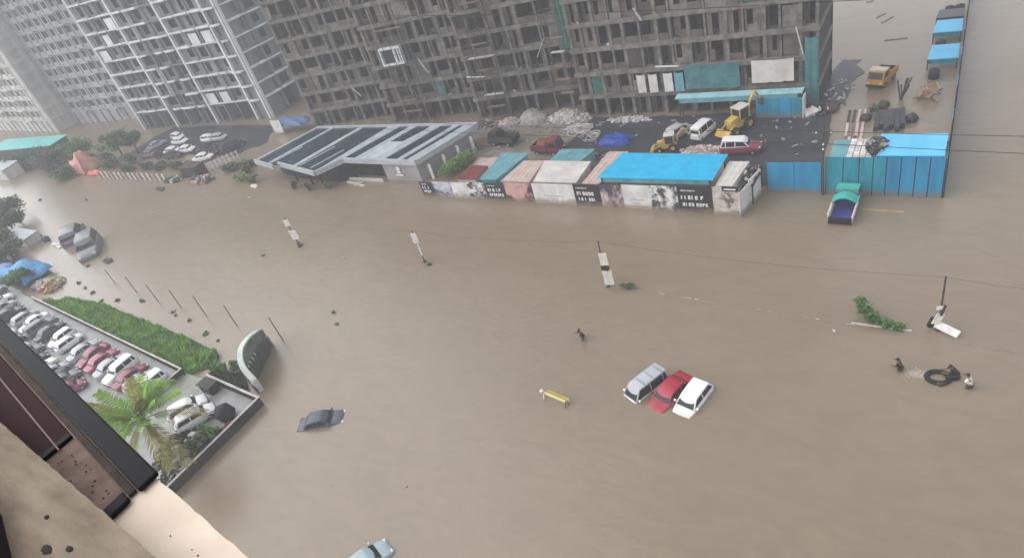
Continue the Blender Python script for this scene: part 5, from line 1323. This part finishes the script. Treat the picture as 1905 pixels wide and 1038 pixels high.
# ------------------------------------------------------------------ far bank on the left, debris
tarp("sky-blue tarpaulin roof on the far left bank", (-115.5, 25.9, .6), 4.6, 2.4, 2.0, M_TARPB, 8)
tarp("periwinkle tarpaulin draped at the left edge of the bank", (-121.5, 24.8, .4), 3.2, 2.0, 1.6, mat("periwinkle_tarp", (.22, .27, .55), (.13, .17, .38), .5, 1), 9)
def tree(label, c, h, rad, m, seed, n=2200, size=.42, group=None, clumps=14):
    rnd = random.Random(seed)
    root = thing("tree", label, "tree", (c[0], c[1], 0), 0, group)
    MB().tube([(0, 0, -.4), (.1, .1, h * .35), (.2, 0, h * .7)], [.22, .16, .07], 7).build("trunk", M_BARK, root)
    for k in range(4):
        a = rnd.uniform(0, 6.28); MB().tube([(.08, .05, h * .35), (rad * .5 * math.cos(a), rad * .5 * math.sin(a), h * .75)], [.09, .03], 5).build("limb", M_BARK, root)
    f = MB()
    for k in range(clumps):
        a = rnd.uniform(0, 6.28); r_ = rad * rnd.uniform(.1, .75)
        s = rad * rnd.uniform(.3, .5)
        leaves(f, rnd, (r_ * math.cos(a), r_ * math.sin(a), h * rnd.uniform(.5, .95)), (s, s, s * .7), n // clumps, size, power=.4)
    f.build("crown", m, root)
    return root
for k, (x, y, h, rr, m, lab) in enumerate(((-141, 34.6, 3.6, 3.2, M_LEAFH, "dark grey-green tree at the left edge above the blue tarpaulin"), (-133, 29.8, 2.8, 2.6, M_LEAFH, "low tree at the left edge just above the blue tarpaulin"), (-112.6, 24.0, 2.2, 2.0, M_LEAF, "dark low tree between the blue tarpaulin and the parking lot"), (-149.5, 62.5, 5.6, 3.6, M_LEAF, "hazy green tree behind the salmon tarpaulin"), (-145.5, 64.0, 4.8, 3.0, M_LEAFH, "smaller hazy tree right of the green one behind the salmon tarpaulin"), (-168, 57, 4.2, 4.4, M_LEAFH, "wide hazy tree left of the salmon tarpaulin"), (-156.6, 52.6, 2.0, 3.0, M_LEAFH, "low spreading tree at the water in front of the salmon tarpaulin"), (-178, 58, 3.8, 4.0, M_LEAFH, "hazy tree below the far turquoise roof"), (-162.5, 60.5, 4.6, 3.8, M_LEAF, "hazy green tree directly behind the salmon tarpaulin on its far side"), (-186, 55.5, 3.2, 3.6, M_LEAFH, "hazy low tree by the pale far shed"), (-127, 28.4, 2.6, 2.6, M_LEAFH, "grey-green tree right above the sky-blue tarpaulin"), (-147.5, 38.0, 4.2, 3.4, M_LEAFH, "dark tree highest on the left edge of the near bank"))):
    tree(lab, (x, y), h, rr, m, 60 + k, group="trees on the far banks")
tarp("salmon-pink tarpaulin draped over a tall heap on the far bank", (-154.5, 56.6, .2), 3.0, 2.2, 4.6, M_PINKT, 12)
tarp("orange-red plastic barrier sheet at the foot of the salmon tarpaulin", (-147.6, 55.0, .1), 2.8, .7, .9, mat("orange_red_plastic", (.62, .16, .09), (.45, .1, .06), .6, 1), 13)
shed("market_shed", "long turquoise-roofed shed far off in the haze", [(-205, 57.5), (-176, 60.5), (-175, 65), (-206, 63)], 3.6, 4.2, mat("turquoise_sheet", (.12, .50, .46), (.08, .40, .38), .5, .3), M_WALLP, ribs=0)
shed("market_shed", "pale shed at the left edge by the far end of the road", [(-190, 50.5), (-181, 50.5), (-181, 54.5), (-190, 54.5)], 2.6, 3.0, M_GREYROOF, M_PALE_REN, ribs=0)
shed("bank_shed", "pale low shed beside the dark trees on the left bank", [(-137, 31.0), (-128, 31.6), (-128, 34.2), (-137, 34.0)], 1.5, 1.7, M_GREYROOF, M_PALE_REN, ribs=0)
rl = thing("railing", "railing of short white posts at the water's edge by the far tower", "railing", (-143.5, 53.7, 0), R(.2))
for k in range(15): MB().b6(-.2, .2, -.1, .1, -.4, 1.5).build("post", M_WHITEO if k % 3 else M_PINKS, rl, loc=(k * 1.75, 0, 0))
for k in range(2): MB().b6(0, 24.8, .12, .18, .4 + .55 * k, .52 + .55 * k).build("rail", M_DSTEEL, rl)
rl = thing("railing", "slanting pale ladder-like railing beside the parked cars", "railing", (-111.2, 57.2, 0), ang((-111.2, 57.2), (-107.4, 62.6)))
for k in range(9): MB().b6(-.14, .14, -.07, .07, -.3, 1.6).build("post", M_WHITEO, rl, loc=(k * .8, 0, 0))
for k in range(2): MB().b6(-.1, 6.6, .08, .13, .5 + .8 * k, .62 + .8 * k).build("rail", M_WHITEO, rl)
shed("gate_cabin", "small dark gate cabin with a striped roof near the slanting railing", [(-115.6, 55.2), (-110.8, 55.6), (-110.4, 57.6), (-115.4, 57.4)], 1.9, 2.1, M_DSTEEL, M_WALLP, ribs=4)
clutter("scrap_heap", "lilac-grey debris at the water's edge left of the pavilion", "scrap", -108.5, 54.6, 2.6, 1.2, .9, 80, [M_PINKS, M_DSTEEL, M_RUBBLE], 31, 0, .3, .9)
clutter("scrap_heap", "broken dark and white scrap at the near end of the white-post railing", "scrap", -116.8, 54.2, 1.8, .8, .8, 60, [M_DSTEEL, M_WHITEO, M_LEAFH], 32, 0, .3, .8)
clutter("scrap_heap", "brown debris washed up between the blue tarpaulin and the grass bank", "scrap", -106.8, 25.2, 3.2, 1.6, .6, 110, [M_TIMBER, M_RUBBLE, M_RUBW, M_TIMBERO], 33, 0, .25, .8)
for k, (x, y, rr, m, lab) in enumerate(((-97.6, 55.2, (2.0, 1.0, 1.0), M_LEAFL, "bright green bush at the water left of the pavilion"), (-94.4, 54.9, (1.6, .9, .9), M_LEAF, "darker green bush touching the pavilion's left corner"), (-99.2, 57.4, (1.3, .9, 1.0), M_LEAFH, "grey-green bush behind the bright one left of the pavilion"), (-75.2, 54.2, (.9, .6, .8), M_LEAFL, "yellow-green plant in front of the pavilion's dark opening"), (-82.6, 53.9, (.6, .45, .9), M_LEAFH, "grey plant in front of the pavilion's left column"), (-79.0, 53.5, (.6, .45, .9), M_LEAFH, "second grey plant in front of the pavilion's columns"))):
    shrub("bush", lab, (x, y), rr, 420, .3 if k < 3 else .24, m, 80 + k, group="bushes at the pavilion")
for k, (x, y, l_, w_, lab) in enumerate(((-92.5, 53.6, 1.6, .5, "white boards floating left of the pavilion"), (-71.0, 55.6, 4.0, .3, "long pale plank at the pavilion's front step"), (-116.6, 51.0, 2.6, .8, "dark floating wreckage off the white-post railing"), (-101.6, 31.9, 2.0, .9, "dark wedge of wreckage beyond the sunk cars"), (-130.8, 34.3, 2.6, 1.4, "dark hump in the water beside the pale bank shed"), (-126.4, 33.9, 2.2, 1.2, "second dark hump between the pale shed and the sunk cars"), (-120.6, 33.0, 3.6, .5, "white beam between the sunk cars and the blue tarpaulin"))):
    m = (M_WHITEO, M_COPING, M_DSTEEL, M_DSTEEL, M_ASPH, M_ASPH, M_WHITEO)[k]
    if k in (4, 5):
        b = MB(); blob(b, random.Random(k), (0, 0, .1), (l_ / 2, w_ / 2, .8)); o = b.build("wreckage", m, None, 60, (x, y, 0))
    else:
        o = MB().box((0, 0, .1), (l_, w_, .25), -.15, .1, .06).build("wreckage", m, None, None, (x, y, 0)); MB().box((.2, .1, .28), (l_ * .5, w_ * .6, .16), .3, .1, .1).build("slab", m, o)
    tag(o, lab, "debris")
rnd = random.Random(77)
FL = [(-88, 25.6), (-83, 26.4), (-75.3, 26.0), (-74.2, 25.6), (-71, 25.4), (-91, 24.9), (-95, 25.8), (-66, 24.2), (-63.2, 23.8), (-59.2, 23.9), (-57.4, 24.5), (-98, 26.2), (-101, 26.8), (-110, 45), (-135, 46), (-152, 44.6), (-90, 50.5), (-72, 38), (-58.5, 39.5), (-45.8, 40.4), (-67.6, 40.8), (-50, 29.5), (-36, 14.2), (-30, 16.2), (-5.6, 38.9), (7.5, 98), (-52, 31), (-104.5, 30.2)]
FLW = ["dark flotsam off the grass bank between the third and fourth thin poles", "leafy flotsam just beyond the fourth thin pole", "dark clump under the fourth thin pole", "leafy clump beside the fourth thin pole's foot", "dark flotsam between the third and fourth poles near the grass", "leafy flotsam off the far half of the grass bank", "dark flotsam near the seventh thin pole", "leafy flotsam off the middle of the grass bank", "dark flotsam close to the grass near the second pole", "leafy flotsam off the gate end of the grass bank", "dark flotsam just behind the curved gate wall", "leafy flotsam at the far tip of the grass bank", "dark flotsam beside the washed-up brown debris", "pale floating scrap on the open water above the sunk far cars", "dark speck on the open water right of the left-bank trees", "leafy speck nearest the salmon tarpaulin on open water", "pale floating scrap below the pavilion", "leafy speck left of the second median pole", "pale floating scrap between the first two median poles", "leafy tuft at the foot of the second median pole", "dark clump at the foot of the first median pole", "leafy speck below the second median pole on open water", "pale fleck nearest the pale teal hatchback", "pale fleck right of the dark sunk sedan", "pale scrap just below the kerb near the fallen branch", "leafy speck in the open water beyond the long fence", "dark speck beside the leafy one below the second median pole", "leafy flotsam beyond the seventh thin pole"]
for k, (x, y) in enumerate(FL):
    b = MB(); s = rnd.uniform(.22, .5) * (1.05 if x < -80 else .9) * (.35 if k in (22, 23) else 1)
    if k not in (13, 16, 18, 22, 23, 24): leaves(b, rnd, (0, 0, .05), (s, s * .7, .12), 26, s * .7)
    b.box((0, 0, .04), (s * 1.6, s * .25, .07), rnd.uniform(0, 3))
    b.box((s * .2, 0, .08), (s * .9, s * .3, .06), rnd.uniform(0, 3), .2)
    pale = k in (13, 16, 18, 22, 23, 24)
    tag(b.build("flotsam", M_RUBW if pale else M_LEAFH if k % 2 else M_DSTEEL, None, None, (x, y, 0)), FLW[k], "flotsam", "flotsam drifting on the flood")

# ------------------------------------------------------------------ the window the view is taken from
HB = (-1.0, 0.0)
hb = thing("host_building", "cream window ledge with a black frame and maroon board at the bottom-left corner", "building", (0, 0, 0))
sl = -.12
def out_y(x): return .271 + sl * (x + 1.551)
def in_y(x): return .191 - .0728 * (x + 2.227)
MB().prism([(-5.0, out_y(-5.0) - .03), (4.0, out_y(4.0) - .03), (4.0, -3.5), (-5.0, -3.5)], -.5, 34.6).build("wall", M_HOSTW, hb)
def rough_strip(x0, x1, fo, fi, z0, z1, n, seed, j):
    rnd = random.Random(seed)
    o = [(x0 + (x1 - x0) * k / n, fo(x0 + (x1 - x0) * k / n) + rnd.uniform(-j, j)) for k in range(n + 1)]
    i_ = [(x0 + (x1 - x0) * k / n, fi(x0 + (x1 - x0) * k / n)) for k in range(n + 1)]
    return MB().prism(o + i_[::-1], z0, z1)
rough_strip(-5.0, 4.0, out_y, lambda x: in_y(x) - .06, 34.72, 34.9, 300, 1, .0018).build("ledge", M_LEDGE, hb)
sill = rough_strip(-5.0, 4.0, in_y, lambda x: -.62, 34.60, 35.0, 300, 2, .0015).build("sill", M_SILL, hb)
rnd = random.Random(15)
for k, (x, y, s) in enumerate(((-1.66, .07, .006), (-1.50, .048, .008), (-1.56, .022, .012), (-1.36, .06, .003), (-1.42, .03, .005))):
    b = MB(); blob(b, rnd, (0, 0, 0), (s * 1.6, s * .8, .003), 11, .3); b.build("tar_spot", M_SPOT, sill, 60, (x, y, 35.0005))
for k in range(22):
    x = rnd.uniform(-2.0, -1.70); y = out_y(x) - rnd.uniform(.085, .15); s = rnd.uniform(.001, .003)
    b = MB(); blob(b, rnd, (0, 0, 0), (s * 1.7, s, .0015), 7, .3); b.build("tar_spot", M_SPOT, hb, None, (x, y, 34.9045))
for k in range(3):
    x = rnd.uniform(-1.57, -1.25); y = in_y(x) + rnd.uniform(.03, .10); s = rnd.uniform(.001, .0025)
    b = MB(); blob(b, rnd, (0, 0, 0), (s * 1.6, s, .001), 7, .3); b.build("tar_spot", M_SPOT, hb, None, (x, y, 34.9005))
a_ = math.atan(sl)
def bar(nm, x0, x1, y0, y1, z0, z1, m, bev=.006):
    """bar along the ledge between two offsets from its outer edge"""
    v = [(x0, out_y(x0) + y0), (x1, out_y(x1) + y0), (x1, out_y(x1) + y1), (x0, out_y(x0) + y1)]
    o = MB().prism(v, z0, z1).build(nm, m, hb)
    md = o.modifiers.new("bevel", 'BEVEL'); md.width = bev; md.segments = 2
    return o
_oy = out_y
out_y = lambda x: _oy(x) + (-1.6 - x) * .034
bar("sash_rail", -5.0, -1.60, -.048, .010, 34.905, 34.920, M_FRAMEB)
bar("sash_bead", -5.0, -1.62, -.072, -.051, 34.903, 34.913, mat("rusty_brown_rail", (.055, .035, .028), (.02, .015, .014), .7, 12, spec=.15), .003)
bar("sash_stile", -1.65, -1.602, -.16, -.074, 34.904, 34.918, M_FRAMEB)
bar("maroon_board", -5.0, -2.08, -.40, -.076, 34.902, 34.912, M_MAROON, .004)
bar("track_bead", -5.0, -2.03, -.125, -.120, 34.913, 34.916, mat("pinkish_trim", (.20, .12, .12), None, .5, 4), .001)
bar("board_end", -2.08, -2.05, -.40, -.076, 34.902, 34.915, M_FRAMEB, .004)
bar("shaded_tile", -2.045, -1.652, -.33, -.074, 34.9015, 34.904, mat("brown_pitted_tile", (.22, .15, .12), (.12, .08, .065), .8, 14), .0008)
out_y = _oy
v = [(-5.0, .42), (-1.3, -.07), (-1.1, -.5), (-5.0, -.5)]
o = MB().prism([(-4.0, .245), (-1.80, .022), (-1.45, -.075), (-1.3, -.4), (-4.0, -.4)], 35.003, 35.05).build("window_track", M_FRAMEB, hb)
o = MB().prism([(-4.0, .20), (-1.9, -.02), (-1.5, -.12), (-1.4, -.16), (-1.9, -.06), (-4.0, .17)], 35.051, 35.07).build("track_bead", M_STEEL, hb)

# ------------------------------------------------------------------ rain haze
hz = MB().b6(-1100, 420, -220, 640, -1.5, 70).build("haze", bpy.data.materials.new("rain_haze"))
tag(hz, "pale rain haze lying over the flooded district", "haze", kind="stuff")
hm = hz.data.materials[0]; hm.use_nodes = True
hm.node_tree.nodes.clear()
_vo = hm.node_tree.nodes.new("ShaderNodeOutputMaterial"); _pv = hm.node_tree.nodes.new("ShaderNodeVolumePrincipled")
_pv.inputs["Color"].default_value = (0.95, 0.965, 1.0, 1)
_pv.inputs["Density"].default_value = 0.0012
_pv.inputs["Anisotropy"].default_value = 0.0
hm.node_tree.links.new(_pv.outputs[0], _vo.inputs["Volume"])
b = MB(); blob(b, random.Random(9), (0, 0, .7), (1.0, .9, .9), 12, .12)
tag(b.build("covered_stack", M_BLACK, None, 60, (-51.2, 16.1, .24)), "black cover over a rounded stack beside the white compound cars", "cover")
# loose litter on the yard and along the foot of the unfinished blocks
rnd = random.Random(31)
for lab, reg, n, zz in (("loose site litter strewn over the muddy yard behind the sheds", (-62, -42, 64, 76), 260, .05), ("loose site litter strewn over the wet dark apron", (-41, -12, 63.5, 75), 70, .08), ("litter floating along the foot of the stepped concrete block", (-98, -62, 71, 76), 160, .02)):
    b = MB()
    for _ in range(n):
        sz = rnd.uniform(.08, .38); x, y = rnd.uniform(reg[0], reg[1]), reg[2] + (reg[3] - reg[2]) * rnd.random() ** .6
        b.box((x, y, zz + sz * .15), (sz * rnd.uniform(.6, 2.8), sz * rnd.uniform(.3, 1), sz * rnd.uniform(.2, .7)), rnd.uniform(0, 3), rnd.uniform(-.3, .3), rnd.uniform(-.3, .3))
    tag(b.build("site_litter", M_RUBBLE), lab, "litter", kind="stuff")
# scaffolding against the unfinished blocks
def scaffold(label, p, rz, w_, h, seed):
    rnd = random.Random(seed)
    root = thing("scaffold", label, "scaffold", (p[0], p[1], 0), rz)
    n = max(2, int(w_ / 1.5) + 1)
    for k in range(n):
        for y in (0, -.8): MB().tube([(k * w_ / (n - 1), y, -.3), (k * w_ / (n - 1) + rnd.uniform(-.1, .1), y, h + rnd.uniform(-.5, .8))], .045, 5).build("standard", M_DSTEEL, root)
    z = 2.0
    while z < h:
        for y in (0, -.8): MB().tube([(-.3, y - .06, z), (w_ + .3, y - .06, z + rnd.uniform(-.06, .06))], .04, 5).build("ledger", M_DSTEEL, root)
        if rnd.random() < .6: MB().b6(rnd.uniform(0, w_ * .3), w_ * rnd.uniform(.6, 1), -.75, -.1, z + .05, z + .11).build("deck_board", rnd.choice([M_TIMBER, M_RUBW, M_TIMBER]), root)
        z += 1.9
    return root
scaffold("pole scaffold at the gap between the two unfinished blocks", (-46.2, 75.6), 0, 2.6, 24, 1)
scaffold("pole scaffold across the middle wing of the stepped concrete block", (-77.0, 75.4), R(9), 6.0, 17, 2)
scaffold("pole scaffold on the wing of the stepped block next to the gap", (-60.4, 75.9), R(10), 4.5, 20, 3)
# unbroken scrub along the far banks
rnd = random.Random(44)
for lab, pts, rr, n in (("grey-green scrub massed along the far bank under the towers", [(-205, 55), (-196, 56), (-188, 57), (-182, 56), (-174, 58), (-168, 55.5), (-163, 58), (-158, 59.5), (-150, 60), (-146, 58.5), (-142, 60.5)], (3.2, 1.8, 1.5), 260), ("dark scrub massed on the left bank above the blue tarpaulin", [(-150, 34), (-146, 31), (-141, 29), (-136, 27.5), (-131, 26.5), (-126, 26), (-139, 33)], (2.6, 1.6, 1.2), 240), ("low scrub between the white-post railing and the parked cars", [(-137, 57), (-131, 57.5), (-126, 58.2), (-121, 58.6), (-104, 58.5), (-101, 60)], (2.2, .9, .8), 200)):
    b = MB()
    for (x, y) in pts: 
        for _ in range(3): leaves(b, rnd, (x + rnd.uniform(-2, 2), y + rnd.uniform(-.8, .8), rr[2] * rnd.uniform(.4, 1.0)), (rr[0] * rnd.uniform(.4, .8), rr[1] * rnd.uniform(.4, .8), rr[2] * rnd.uniform(.4, .8)), n, .42)
    tag(b.build("scrub", M_LEAFH), lab, "scrub", kind="stuff")
